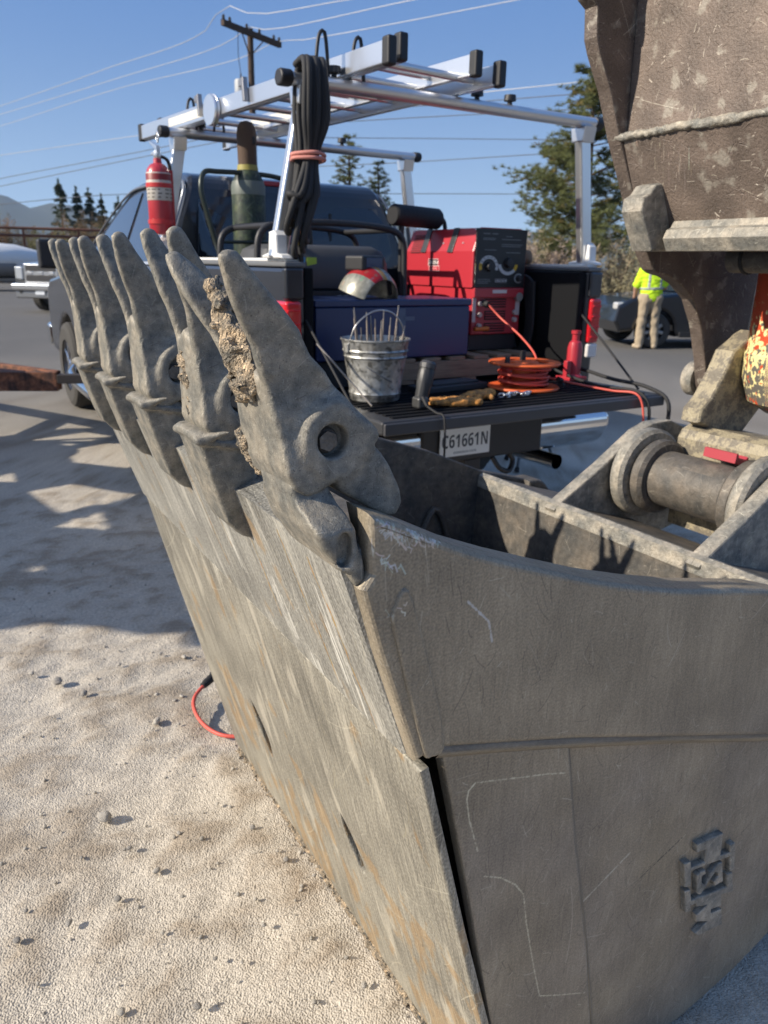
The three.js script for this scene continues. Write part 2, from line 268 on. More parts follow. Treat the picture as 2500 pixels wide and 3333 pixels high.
// ------------------------------------------------------------------ ground: asphalt, dusted with pale crushed concrete round the bucket
{
  const axis = (a, b, step, far) => { const s = []; for (let x = a; x <= b + 1e-6; x += step) s.push(x); let st = step, x = b; while (x < far) { st *= 1.16; x += st; s.push(x); } st = step; x = a; while (x > -far) { st *= 1.16; x -= st; s.unshift(x); } return s; };
  const xs = axis(-2.6, 1.4, 0.024, 3500), zs = axis(-4.4, -0.5, 0.024, 3500), nx = xs.length, nz = zs.length;
  const pos = new Float32Array(nx * nz * 3), col = new Float32Array(nx * nz * 3), uv = new Float32Array(nx * nz * 2), idx = [];
  const dustA = [0.62, 0.56, 0.465], dustB = [0.40, 0.335, 0.255], asph = [0.125, 0.12, 0.113], asphB = [0.17, 0.163, 0.15];
  for (let j = 0; j < nz; j++) for (let i = 0; i < nx; i++) {
    const x = xs[i], z = zs[j], k = j * nx + i;
    const n1 = fbm(x * 0.55 + 9, z * 0.55 + 4, 4, 0, 5), n2 = fbm(x * 2.1 + 3, z * 2.1, 4, 0, 6), n3 = fbm(x * 7, z * 7, 3, 0, 7), n4 = noise2(x * 24, z * 24, 0, 8);
    const r = Math.hypot(x + 0.3, (z + 2.2) * 0.75);
    let dust = sstep(6.6, 3.0, r + (n1 - 0.5) * 2.4 + (n2 - 0.5) * 1.2);
    dust = Math.max(dust, 0.32 * sstep(11, 5, r + (n1 - 0.5) * 4) * (0.5 + n2));
    const stain = sstep(0.47, 0.66, n2 * 0.42 + n3 * 0.30 + n4 * 0.18 + n1 * 0.12) * 1.0, fine = sstep(0.52, 0.74, n3) * 0.8;
    for (let c = 0; c < 3; c++) {
      const d = lerp(dustA[c], dustB[c], clamp(stain * (0.45 + 0.75 * n4 * n3 * 1.6) + fine * 0.4)) * (0.9 + 0.2 * n4), a = lerp(asph[c], asphB[c], n2 * 0.8 + n3 * 0.3) * (0.92 + 0.16 * n4);
      col[k * 3 + c] = lerp(a, d, dust);
    }
    const near = sstep(5, 3, Math.hypot(x, z + 1.8));
    const tread = near * 0.003 * Math.sin((x * 0.6 + z) * 42 + n2 * 14) * sstep(0.55, 0.7, n1 + 0.2 * n2) ;
    const y = near * dust * (0.034 * (n2 - 0.5) + 0.026 * (n3 - 0.5) + 0.007 * (n4 - 0.5)) + tread;
    pos.set([x, y - 0.01, z], k * 3); uv.set([x, z], k * 2);
    if (i < nx - 1 && j < nz - 1) idx.push(k, k + nx, k + 1, k + 1, k + nx, k + nx + 1);
  }
  const g = new THREE.BufferGeometry(); g.setAttribute('position', new THREE.BufferAttribute(pos, 3)); g.setAttribute('color', new THREE.BufferAttribute(col, 3)); g.setAttribute('uv', new THREE.BufferAttribute(uv, 2)); g.setIndex(idx); g.computeVertexNormals();
  const m = mat(0xffffff, 0.93, 0, {
    vertexColors: true,
    map: tex(1024, 0.9, (u, v) => { const a = fbm(u * 70, v * 70, 3, 70, 91), b = noise2(u * 256, v * 256, 256, 92), s = noise2(u * 150, v * 150, 150, 93); const k = 236 + 55 * (a - 0.5) + 26 * (b - 0.5) - (s > 0.9 ? 60 * (s - 0.9) * 10 : 0); return clamp(k, 0, 255); }),
    bumpMap: tex(1024, 0.7, (u, v) => 255 * clamp(0.5 * fbm(u * 48, v * 48, 4, 48, 94) + 0.5 * noise2(u * 170, v * 170, 170, 95)), null, false), bumpScale: 0.0055
  });
  structure('ground', g, m);
  // loose stones: the larger ones single, the grit as one mass
  const stoneGeo = [0, 1, 2, 3].map(s => { const q = mergeVertices(new THREE.IcosahedronGeometry(1, 2)), p = q.attributes.position; for (let i = 0; i < p.count; i++) { const v = V().fromBufferAttribute(p, i); v.multiplyScalar(0.72 + 0.55 * noise3(v.x * 1.6 + s * 9, v.y * 1.6, v.z * 1.6)); p.setXYZ(i, v.x, v.y * 0.72, v.z); } q.computeVertexNormals(); return q; });
  const stoneMats = [[0.42, 0.39, 0.34], [0.3, 0.28, 0.25], [0.5, 0.46, 0.39]].map(c => mat(c, 0.9, 0, { bumpMap: castBump, bumpScale: 0.002 }));
  const S = STONES;
  S.forEach(([x, z, r], i) => {
    const o = part('stone', stoneGeo[i % 4], stoneMats[i % 3]); o.position.set(x, r * 0.42, z); o.scale.set(r * rr(0.9, 1.3), r, r * rr(0.8, 1.1)); o.rotation.set(0, rnd() * 6.3, 0);
    note(o, i === 0 ? 'pale fist sized lump of rock lying alone on the dusty ground' : 'small grey pebble lying loose on the pale dusty ground', 'stone', i === 0 ? null : 'pebbles scattered on the dust');
  });
  const N = 1500, im = new THREE.InstancedMesh(stoneGeo[1], stoneMats[2], N), M4 = new THREE.Matrix4(), q4 = new THREE.Quaternion();
  for (let i = 0; i < N; i++) {
    const x = rr(-2.4, 0.35), z = rr(-3.6, -0.9), cl = fbm(x * 2 + 5, z * 2, 3, 0, 12), r = (0.0014 + 0.0042 * Math.pow(rnd(), 4)) * (0.6 + cl);
    q4.setFromEuler(new THREE.Euler(rnd() * 3, rnd() * 6, rnd() * 3)); M4.compose(V(x, r * 0.3 + 0.034 * (fbm(x * 2.1 + 3, z * 2.1, 4, 0, 6) - 0.5) + 0.026 * (fbm(x * 7, z * 7, 3, 0, 7) - 0.5) - 0.008, z), q4, V(r, r, r)); im.setMatrixAt(i, M4);
    im.setColorAt(i, new THREE.Color().setScalar(rr(0.7, 1.1)));
  }
  im.name = numbered('gravel'); note(shade(im), 'fine loose grit strewn over the dusty ground', 'gravel', null, 'stuff'); scene.add(im);
}
// ------------------------------------------------------------------ excavator bucket (local x across the opening, y up, -z along its width)
const BW = 1.35, B_POS = [-0.0432, 0, -0.7624], B_TURN = 30.8 * R;
const bucket = thing('excavator_bucket', 'worn grey steel excavator bucket with five forked teeth pointing up', 'excavator bucket', B_POS, B_TURN);
{
  // side steel: one sheet of print for q 0..1.3 m, y 0..1.3 m (scratches, chalk marks, bare metal)
  const M = 1.3, N = 1536, X = q => q / M * N, Y = y => (1 - y / M) * N;
  const line = (g, pts, w, col) => { g.strokeStyle = col; g.lineCap = 'round'; for (let i = 0; i < pts.length - 1; i++) for (let k = 0; k < 24; k++) { const t = k / 24, u = (k + 0.8) / 24, a = pts[i], b = pts[i + 1]; if (rnd() < 0.12) continue; g.lineWidth = w * rr(0.5, 1.2); g.globalAlpha = rr(0.45, 1); g.beginPath(); g.moveTo(X(lerp(a[0], b[0], t)) + rr(-0.8, 0.8), Y(lerp(a[1], b[1], t))); g.lineTo(X(lerp(a[0], b[0], u)), Y(lerp(a[1], b[1], u)) + rr(-0.8, 0.8)); g.stroke(); } g.globalAlpha = 1; };
  const sideMap = tex(N, M, (u, v) => {
    const a = fbm(u * 9, v * 9, 5, 0, 101) - 0.5, s = fbm(u * 170, v * 20, 3, 0, 102) - 0.5, b = noise2(u * 420, v * 420, 0, 103) - 0.5, low = sstep(0.30, 0.55, v) * (fbm(u * 5, v * 5, 3, 0, 104) - 0.2);
    const k = 1 + a * 0.3 + s * 0.14 + b * 0.2;
    return [(150 - 24 * low) * k, (139 - 20 * low) * k, (120 - 8 * low) * k];
  }, (g, W, H) => {
    scratches(g, W, H, 1300, 44, 1.7, ['rgba(86,80,71,.35)', 'rgba(74,68,61,.3)', 'rgba(186,179,162,.42)'], Math.PI / 2, 0.9);
    scratches(g, W, H, 900, 26, 1.6, ['rgba(200,194,178,.5)', 'rgba(78,72,65,.35)', 'rgba(176,169,154,.45)']);
    scratches(g, W, H, 60, 160, 1.5, ['rgba(196,190,176,.45)', 'rgba(80,74,66,.3)']);
    for (let i = 0; i < 500; i++) { const q = rr(0.45, 1.2), y = rr(0.03, 0.66), a = rr(0.2, 1.1), l = rr(0.01, 0.06); line(g, [[q, y], [q + Math.cos(a) * l, y + Math.sin(a) * l]], 1.2, rnd() < 0.6 ? 'rgba(190,188,182,.35)' : 'rgba(50,48,46,.45)'); }
    line(g, [[0.372, 0.754], [0.334, 0.766], [0.266, 0.783], [0.205, 0.799], [0.194, 0.79], [0.192, 0.776], [0.198, 0.742], [0.217, 0.68]], 3.2, 'rgba(206,200,176,.8)');
    line(g, [[0.231, 0.631], [0.263, 0.614], [0.292, 0.588], [0.311, 0.561], [0.321, 0.506], [0.334, 0.452], [0.351, 0.384], [0.367, 0.326], [0.411, 0.302], [0.476, 0.269]], 3.2, 'rgba(206,200,176,.8)');
    line(g, [[0.459, 0.458], [0.564, 0.515]], 4.5, 'rgba(196,192,178,.75)');
    line(g, [[0.60, 0.445], [0.66, 0.47], [0.70, 0.488]], 3, 'rgba(60,56,52,.8)');
    for (const [q, y, n, s] of [[0.062, 1.178, 30, -0.7], [0.1, 1.168, 26, -0.5], [0.05, 1.15, 14, -0.9], [0.07, 1.09, 5, 0.4]]) for (let i = 0; i < n; i++) { const u = rr(-0.022, 0.022), x0 = X(q + u), y0 = Y(y + u * s + rr(-0.006, 0.006)); g.strokeStyle = `rgba(${204 + rr(-14, 14)},${202 + rr(-12, 12)},${200 + rr(-12, 12)},${rr(0.35, 0.85)})`; g.lineWidth = rr(0.8, 3.2); g.lineCap = 'butt'; g.beginPath(); g.moveTo(x0, y0); for (let k = 0; k < 3; k++) g.lineTo(x0 + rr(1, 9) * (k + 1) * 0.5, y0 + rr(-3, 5) * (k + 1)); g.stroke(); }
    line(g, [[0.17, 1.075], [0.19, 1.055], [0.205, 1.04], [0.212, 1.01]], 4, 'rgba(200,200,200,.6)');
  });
  const sideBump = bumpOf(640, 0.45, 107, (g, W, H) => scratches(g, W, H, 260, 26, 1.3, ['rgba(60,60,60,.4)', 'rgba(200,200,200,.35)']));
  const sideSteel = mat(0xffffff, 0.52, 0.3, { map: sideMap, bumpMap: sideBump, bumpScale: 0.0016 });
  // bottom: bright steel rubbed along its run, with rust run down it. u = z, v = height
  const BM = 1.4, BN = 1536;
  const runMap = tex(BN, BM, (u, v) => {
    const w = (1 - u) * BM, y = (1 - v) * BM;       // z = -w repeats into 0..1
    const st = fbm(u * 210, v * 9, 4, 0, 111) - 0.5, st2 = fbm(u * 60, v * 3.5, 3, 0, 112) - 0.5, a = fbm(u * 7, v * 7, 4, 0, 113) - 0.5, b = noise2(u * 500, v * 300, 0, 114) - 0.5;
    let k = 1 + st * 0.42 + st2 * 0.2 + a * 0.42 + b * 0.36;
    const pale = sstep(0.60, 0.76, fbm(u * 26, v * 5.5, 5, 0, 115));
    const ru = sstep(0.54, 0.64, fbm(u * 26 + 2, v * 15, 5, 0, 116) * 0.62 + fbm(u * 6 + 2, v * 6, 3, 0, 117) * 0.5 + (y < 0.42 ? 0.0 : -0.12) - 0.04) * (0.55 + 0.45 * noise2(u * 190, v * 120, 0, 120));
    let c = [149 * k, 147 * k, 139 * k];
    c = c.map((x, i) => lerp(x, [214, 210, 198][i], pale * 0.6));
    return c.map((x, i) => clamp(lerp(x, [172, 136, 92][i], ru * 0.6), 0, 255));
  }, (g, W, H) => {
    const bx = w => (1 - w / BM) * W, by = y => (1 - y / BM) * H;
    scratches(g, W, H, 2600, 60, 1.7, ['rgba(228,224,210,.42)', 'rgba(86,82,76,.42)', 'rgba(196,186,158,.35)', 'rgba(70,68,66,.38)'], Math.PI / 2, 0.5);
    scratches(g, W, H, 800, 26, 1.6, ['rgba(228,224,210,.45)', 'rgba(80,76,70,.45)']);
    scratches(g, W, H, 130, 160, 1.3, ['rgba(225,220,205,.5)'], Math.PI / 2 + 0.7, 0.6);
    for (const [w, y0, y1] of [[0.36, 1.15, 0.93], [0.2, 1.13, 0.9], [0.115, 1.12, 0.86], [0.62, 1.14, 0.93], [0.52, 1.14, 1.0], [1.0, 1.1, 0.97]]) { let x = bx(w); g.lineCap = 'round'; for (let y = by(y0); y < by(y1); y += 7) { g.strokeStyle = `rgba(${170 + rr(-15, 15)},${122 + rr(-12, 12)},52,${rr(0.12, 0.6)})`; g.lineWidth = rr(1.5, 6); g.beginPath(); g.moveTo(x, y); x += rr(-1.6, 2.0); g.lineTo(x, y + 10); g.stroke(); } }
    for (const [w, y, l, wd] of [[0.13, 1.0, 0.16, 0.02], [0.33, 0.97, 0.1, 0.02], [0.27, 0.87, 0.09, 0.018], [0.5, 1.05, 0.1, 0.014]]) for (let i = 0; i < 46; i++) { g.strokeStyle = `rgba(226,224,214,${rr(0.2, 0.65)})`; g.lineWidth = rr(1, 5); const x = bx(w + rr(-wd, wd)), yy = by(y + rr(-l, l) * 0.5); g.beginPath(); g.moveTo(x, yy); g.lineTo(x + rr(-6, 6), yy + rr(0.2, 0.6) * l / BM * H); g.stroke(); }
  });
  const runBump = tex(640, 0.5, (u, v) => 128 + 150 * (fbm(u * 90, v * 6, 4, 6, 118) - 0.5) + 60 * (noise2(u * 250, v * 80, 10, 119) - 0.5), (g, W, H) => scratches(g, W, H, 200, 110, 1.6, ['rgba(20,20,20,.5)', 'rgba(240,240,240,.4)'], Math.PI / 2, 0.4), false);
  const runSteel = mat(0xffffff, 0.5, 0.35, { map: runMap, bumpMap: runBump, bumpScale: 0.0016 });

  const lowMap = runMap.clone(); lowMap.offset.set(0.37, 0.0); lowMap.needsUpdate = true;
  const lowSteel = mat([0.9, 0.87, 0.81], 0.52, 0.35, { map: lowMap, bumpMap: runBump, bumpScale: 0.0016 });
  const Z = w => -w;
  const top = [[0.034, 1.205], [0.074, 1.189], [0.159, 1.145], [0.23, 1.116], [0.309, 1.087], [0.396, 1.056], [0.491, 1.028], [0.596, 1.001], [0.786, 0.962], [1.0, 0.893], [1.22, 0.8], [1.43, 0.745]];
  const heel = [[1.5, 0.69], [1.47, 0.55], [1.37, 0.36], [1.21, 0.17], [1.06, 0.078], [0.95, 0.035], [0.8, 0.0], [0.42, -0.004], [0.345, 0.02]];
  const full = [...top, ...heel.slice(0, -1), [0.40, 0.02], [0.29, 0.37], [0.168, 0.868], [0.06, 1.09]];
  part('side_plate', prism(full, Z(0.06), Z(0.022), 0.004), sideSteel, bucket);
  part('side_plate', prism(full, Z(BW), Z(BW - 0.04), 0.006), darkSteel, bucket);
  part('side_cutter', prism([...smooth(top, 3), [1.5, 0.69], [1.49, 0.47], [1.2, 0.556], [0.87, 0.657], [0.376, 0.812], [0.135, 0.878], [0.104, 0.868], [0.048, 1.035], [0.024, 1.118], [0.036, 1.135], [0.034, 1.17]], Z(0.036), 0, 0.010, [], 4), sideSteel, bucket);
  part('lip_shroud', prism(smooth([[0.06, 1.08], [0.075, 1.11], [0.092, 1.09], [0.132, 0.95], [0.145, 0.88], [0.125, 0.872], [0.112, 0.885], [0.08, 1.0]], 3, true), -0.02, 0.0035, 0.0034), sideSteel, bucket);
  part('wear_plate', prism([[0.147, 0.864], [0.375, 0.801], [0.413, 0.61], [0.467, 0.375], [0.502, 0.187], [0.54, 0.0], [0.35, 0.0], [0.262, 0.346], [0.203, 0.62]], Z(0.03), -0.006, 0.005), sideSteel, bucket);
  // seam beads
  part('weld_bead', tube([[0.14, 0.872, -0.012], [0.25, 0.843, -0.012], [0.376, 0.806, -0.013], [0.6, 0.736, -0.018], [0.87, 0.651, -0.018], [1.2, 0.55, -0.018]], 0.0125, 60, 6), sideSteel, bucket);
  part('weld_bead', tube([[0.377, 0.8, -0.016], [0.415, 0.61, -0.016], [0.47, 0.375, -0.016], [0.54, 0.02, -0.016]], 0.005, 40, 6), sideSteel, bucket);
  part('lip_plate', prism([[0.002, 1.15], [0.101, 0.866], [0.14, 0.88], [0.044, 1.165]], Z(BW), Z(0.02), 0.009), runSteel, bucket);
  // lower bottom plate with two worn slots
  {
    const L = 0.87, ey = V(-0.22, 0.854, 0).normalize(), ex = V(0, 0, -1), ez = ex.clone().cross(ey), s = y => (y - 0.015) / ey.y;
    const hole = pts => smooth(pts.map(([w, y]) => [w, s(y)]), 4, true);
    const g = new THREE.ExtrudeGeometry(poly([[0.0, 0], [BW, 0], [BW, 0.3], [BW + 0.004, 0.6], [BW, L], [0.0, L], [0.004, 0.55], [-0.004, 0.3]],
      [hole([[0.9, 0.455], [0.872, 0.43], [0.85, 0.39], [0.846, 0.34], [0.876, 0.28], [0.894, 0.34], [0.9, 0.40]]), hole([[0.418, 0.46], [0.392, 0.435], [0.372, 0.395], [0.364, 0.35], [0.388, 0.325], [0.412, 0.365], [0.422, 0.415]])]), { depth: 0.008, bevelEnabled: true, bevelSize: 0.003, bevelThickness: 0.003, bevelOffset: -0.003, bevelSegments: 2 });
    g.applyMatrix4(new THREE.Matrix4().makeBasis(ex, ey, ez).setPosition(0.330, 0.012, 0));
    part('bottom_plate', boxUV(g), lowSteel, bucket);
  }
  const inner = [[0.12, 1.15], [0.25, 0.82], [0.365, 0.35], [0.45, 0.12], [0.53, 0.06], [0.8, 0.06], [0.98, 0.11], [1.1, 0.25], [1.18, 0.5], [1.2, 0.76]], outer = [[1.235, 0.76], [1.22, 0.48], [1.14, 0.22], [1.0, 0.07], [0.81, 0.012], [0.5, 0.012], [0.42, 0.1], [0.335, 0.35], [0.22, 0.82], [0.08, 1.145]];
  part('shell', prism([...inner, ...outer], Z(BW - 0.02), Z(0.03), 0.004), darkSteel, bucket);
  part('spill_edge', prism([[1.195, 0.752], [1.2, 0.79], [1.215, 0.797], [1.245, 0.787], [1.25, 0.752]], Z(BW - 0.03), Z(0.035), 0.006), wornEdge, bucket);
  part('top_plate', prism([[1.245, 0.78], [1.52, 0.7], [1.52, 0.67], [1.245, 0.75]], Z(BW - 0.03), Z(0.035), 0.004), darkSteel, bucket);
  part('corner_cap', prism(smooth([[1.40, 0.75], [1.46, 0.745], [1.505, 0.69], [1.5, 0.62], [1.40, 0.64]], 3, true), Z(BW + 0.02), Z(BW - 0.07), 0.008), darkSteel, bucket);
  part('gusset', (() => { const g = tube([[0.90, 0.42, 0], [0.98, 0.64, 0], [1.02, 0.7, 0], [1.06, 0.64, 0], [1.1, 0.42, 0]], 0.012, 30, 6); g.translate(0, 0, Z(BW - 0.05)); return g; })(), darkSteel, bucket);
  const earPts = [[1.19, 0.775], [1.205, 0.79], [1.37, 0.887], [1.515, 0.982], [1.573, 1.003], [1.657, 1.006], [1.753, 0.968], [1.815, 0.892], [1.84, 0.8], [1.8, 0.66], [1.52, 0.6], [1.26, 0.66]];
  for (const w of [0.42, 0.93]) part('ear', prism(earPts, Z(w + 0.045), Z(w), 0.006), wornEdge, bucket);
  const axis = (q, y, w0, w1) => [V(q, y, Z(w0)), V(q, y, Z(w1))];
  part('pin_tube', boxUV(cyl(0.083, 0.083, ...axis(1.52, 0.862, 0.56, 0.82), 40)), darkSteel, bucket);
  const flange = (w, r, t) => boxUV(turned([[0, 0], [r - 0.01, 0], [r, 0.01], [r, t - 0.01], [r - 0.01, t], [0, t]], V(1.52, 0.862, Z(w)), V(0, 0, -1), 44));
  part('flange', flange(0.865, 0.137, 0.05), wornEdge, bucket); part('flange', flange(0.815, 0.112, 0.045), darkSteel, bucket);
  part('flange', flange(0.515, 0.115, 0.045), darkSteel, bucket); part('flange', flange(0.47, 0.137, 0.044), wornEdge, bucket);
  part('seal_ring', flange(0.912, 0.12, 0.016), blackRubber, bucket);
  {
    const t = part('warning_tag', prism([[-0.026, -0.006], [-0.03, 0.02], [-0.022, 0.022], [-0.016, 0.012], [0.016, 0.012], [0.022, 0.022], [0.03, 0.02], [0.026, -0.006]], -0.052, 0.052, 0.002), mat([0.36, 0.035, 0.05], 0.5), bucket);
    t.position.set(1.545, 0.955, Z(0.645)); t.rotation.set(0, 0, -0.3); t.userData.label = 'small red cast tag with raised lettering';
    for (let r = 0; r < 2; r++) for (let i = 0; i < 9; i++) part('raised_letter', box(0.006, 0.0016, rr(0.002, 0.005), -0.006 + r * 0.012, 0.0126, -0.036 + i * 0.009, 0), mat([0.30, 0.03, 0.04], 0.5), t);
  }
  // emblem: raised cast marks on the side
  const em = [
    [[0.731, 0.467], [0.807, 0.461], [0.812, 0.408], [0.841, 0.402], [0.836, 0.42], [0.852, 0.42], [0.867, 0.35], [0.851, 0.352], [0.843, 0.391], [0.812, 0.396], [0.773, 0.403], [0.728, 0.409], [0.736, 0.371], [0.718, 0.376], [0.703, 0.436], [0.722, 0.434], [0.727, 0.418], [0.765, 0.414], [0.764, 0.442], [0.736, 0.447]],
    [[0.748, 0.389], [0.758, 0.394], [0.773, 0.391], [0.775, 0.381], [0.765, 0.381], [0.768, 0.363], [0.779, 0.353], [0.791, 0.376], [0.811, 0.39], [0.822, 0.388], [0.836, 0.336], [0.811, 0.336], [0.806, 0.348], [0.816, 0.357], [0.814, 0.366], [0.804, 0.371], [0.771, 0.335], [0.765, 0.337], [0.757, 0.345]],
    [[0.775, 0.328], [0.852, 0.315], [0.844, 0.348], [0.862, 0.345], [0.878, 0.292], [0.838, 0.302], [0.846, 0.272], [0.814, 0.278], [0.816, 0.268], [0.849, 0.262], [0.861, 0.218], [0.786, 0.227], [0.775, 0.238], [0.807, 0.252], [0.773, 0.268], [0.769, 0.286], [0.797, 0.297], [0.765, 0.308], [0.761, 0.318], [0.746, 0.32], [0.749, 0.306], [0.733, 0.31], [0.718, 0.368], [0.736, 0.363], [0.745, 0.333], [0.766, 0.331]]];
  em.forEach((pts, i) => { const e = part('emblem_piece', prism(pts, -0.024, -0.011, 0.0025), wornEdge, bucket); e.userData.label = ['upper raised emblem stroke', 'middle raised emblem stroke', 'lower raised emblem stroke'][i]; });

  // ---- teeth: forked cast points on adapters
  const tipPoly = [[-0.11, 1.466], [-0.107, 1.452], [-0.1, 1.434], [-0.091, 1.414], [-0.083, 1.395], [-0.074, 1.379], [-0.064, 1.355], [-0.058, 1.333], [-0.054, 1.315], [-0.051, 1.301], [-0.046, 1.276], [-0.041, 1.246], [-0.032, 1.226], [-0.018, 1.217], [0.001, 1.221], [0.017, 1.231], [0.023, 1.219], [0.034, 1.211], [0.055, 1.197], [0.084, 1.18], [0.098, 1.18], [0.106, 1.195], [0.104, 1.21], [0.092, 1.233], [0.078, 1.258], [0.068, 1.267], [0.074, 1.276], [0.07, 1.287], [0.056, 1.299], [0.042, 1.313], [0.025, 1.331], [0.01, 1.351], [-0.006, 1.37], [-0.02, 1.394], [-0.041, 1.418], [-0.063, 1.442], [-0.082, 1.463], [-0.09, 1.471], [-0.1, 1.472]];
  const bx0 = 0.012, by0 = 1.279;
  const toothField = (c1, c2, wide = 0) => (q, y, z) => {
    const c = -z, side = sdPoly(tipPoly, q, y);
    const t = clamp((y - 1.335) / 0.13), h = lerp(0.0085, 0.0058, t) + 0.013 * sstep(-0.03, 0.03, q + (y - 1.40) * 0.45);
    const a = Math.abs(c - lerp(-0.030, c1, t)) - h, b = Math.abs(c - lerp(0.030 + wide, c2, t)) - h;
    const hb = lerp(0.05, 0.036, sstep(1.24, 1.335, y)) - 1.6 * Math.max(0, y - 1.335 - 0.35 * (q + 0.06));
    let d = smin(smin(a, b, 0.003), Math.abs(c - wide * 0.5) - hb - wide * 0.5, 0.008);
    d = smax(d, side + 0.002, 0.008) - 0.001;
    // raised pad round the bolt, with its pocket; both flanks
    const r = Math.hypot(q - bx0, y - by0), pad = smax(Math.hypot((q - bx0 - 0.006) * 0.9, (y - by0) * 0.8) - 0.034, Math.abs(c) - 0.0525, 0.006);
    d = smin(d, Math.max(pad, side + 0.008), 0.013);
    d = smax(d, -Math.max(r - 0.0185, 0.036 - Math.abs(c)), 0.003);
    return d + 0.0008 * (noise3(q * 70, y * 70, z * 70) - 0.5) + 0.0026 * (noise3(q * 22, y * 22, z * 22) - 0.5);
  };
  const tipGeo = nets(toothField(-0.052, 0.062), [-0.125, 1.165, -0.1], [0.12, 1.485, 0.1], 0.0036);
  const tipGeoE = nets(toothField(-0.056, 0.124, 0.032), [-0.125, 1.165, -0.165], [0.12, 1.485, 0.1], 0.0032);
  { // the other four stand a little straighter and longer than the worn corner tooth
    const p = tipGeo.attributes.position; for (let i = 0; i < p.count; i++) { const t = clamp((p.getY(i) - 1.25) / 0.22); p.setX(i, p.getX(i) + 0.032 * t); p.setY(i, p.getY(i) + 0.03 * t); } tipGeo.computeVertexNormals();
  }
  const adPoly = [[-0.05, 1.238], [-0.046, 1.215], [-0.031, 1.165], [-0.017, 1.12], [-0.008, 1.098], [0.014, 1.074], [0.036, 1.066], [0.05, 1.1], [0.04, 1.16], [0.02, 1.228], [-0.01, 1.24]];
  const adGeo = skinUV(nets((q, y, z) => {
    const c = -z; let d = smax(sdPoly(adPoly, q, y), Math.abs(c) - lerp(0.046, 0.04, sstep(1.2, 1.1, y)), 0.007);
    const ring = smax(Math.abs(y - 1.228 + 0.2 * (q + 0.04) + 1.6 * c * c) - 0.0055, smax(sdPoly(adPoly, q, 1.222) - 0.007, Math.abs(c) - 0.053, 0.006), 0.004);
    const horn = sdCone(V(q, y, z), V(-0.04, 1.228, 0.046), V(-0.012, 1.24, 0.07), 0.008, 0.002);
    return smin(smin(d, ring, 0.005), horn, 0.006) + 0.0014 * (noise3(q * 60, y * 60, z * 60) - 0.5);
  }, [-0.07, 1.055, -0.07], [0.066, 1.262, 0.09], 0.0034));
  const adPolyE = [[-0.034, 1.25], [-0.034, 1.225], [-0.031, 1.205], [-0.025, 1.186], [-0.016, 1.168], [-0.004, 1.152], [0.002, 1.142], [0.014, 1.135], [0.024, 1.118], [0.034, 1.127], [0.032, 1.15], [0.025, 1.169], [0.02, 1.199], [0.012, 1.226], [-0.01, 1.26]];
  const adGeoE = skinUV(nets((q, y, z) => {
    const c = -z, groove = Math.max(Math.hypot(q - 0.008, (y - 1.165) * 0.45) - 0.009, 0.075 + c);
    return smax(smax(sdPoly(adPolyE, q, y), Math.abs(c + 0.02 * sstep(1.222, 1.185, y)) - lerp(0.046, 0.07, sstep(1.222, 1.185, y)), 0.008), -groove, 0.004) + 0.002 * (noise3(q * 50, y * 50, z * 50) - 0.5);
  }, [-0.075, 1.1, -0.07], [0.05, 1.275, 0.11], 0.0032));
  const upGeo = skinUV(tipGeo), upGeoE = skinUV(tipGeoE);
  const boltGeo = (() => { const g = new THREE.CylinderGeometry(0.0115, 0.0115, 0.016, 6); g.rotateX(Math.PI / 2); return boxUV(g); })(), washGeo = turned([[0.011, 0], [0.0145, 0], [0.0145, 0.006], [0.0125, 0.009], [0.0105, 0.009], [0.0105, 0]], V(0, 0, 0), V(0, 0, 1), 28);
  [1.257, 0.957, 0.662, 0.385, 0.098].forEach((w, i) => {
    const t = new THREE.Group(); t.name = 'tooth'; t.position.set(0, 0, Z(w)); bucket.add(t);
    part('point', i === 4 ? upGeoE : upGeo, castSteel, t); part('adapter', i === 4 ? adGeoE : adGeo, castSteel, t);
    const s = part('washer', washGeo, darkSteel, t); s.position.set(bx0 - 0.004, by0 - 0.001, 0.037);
    const b = part('bolt', boltGeo, darkSteel, t); b.position.set(bx0 - 0.004, by0 - 0.001, 0.042); b.rotation.z = 0.3 + i;
    if (i < 4) { t.rotation.set(rr(-0.02, 0.02), rr(-0.03, 0.03), 0); }
    if (i === 4) t.userData.label = 'corner tooth with bolt pocket and mud packed between its prongs';
  });
  // packed mud
  const mud = (name, f, lo, hi) => part(name, skinUV(nets(f, lo, hi, 0.004)), soil, bucket);
  const lump = (x, y, z) => 0.016 * (noise3(x * 60, y * 60, z * 60) - 0.5) + 0.014 * (noise3(x * 130, y * 130, z * 130) - 0.5);
  mud('packed_mud', (x, y, z) => Math.min(sdCone(V(x, y, z), V(-0.05, 1.352, Z(0.118)), V(-0.07, 1.435, Z(0.172)), 0.024, 0.008), sdCone(V(x, y, z), V(-0.054, 1.34, Z(0.105)), V(-0.044, 1.325, Z(0.145)), 0.02, 0.016)) + lump(x, y, z), [-0.13, 1.26, -0.23], [0.03, 1.47, -0.05]);
  mud('packed_mud', (x, y, z) => sdCone(V(x, y, z), V(-0.034, 1.325, Z(0.40)), V(-0.03, 1.26, Z(0.39)), 0.016, 0.011) + lump(x, y, z), [-0.07, 1.22, -0.45], [0.02, 1.38, -0.34]);
  mud('packed_mud', (x, y, z) => sdCone(V(x, y, z), V(-0.04, 1.262, Z(0.172)), V(-0.022, 1.228, Z(0.172)), 0.011, 0.012) + lump(x, y, z) * 0.7, [-0.09, 1.19, -0.22], [0.02, 1.31, -0.12]);
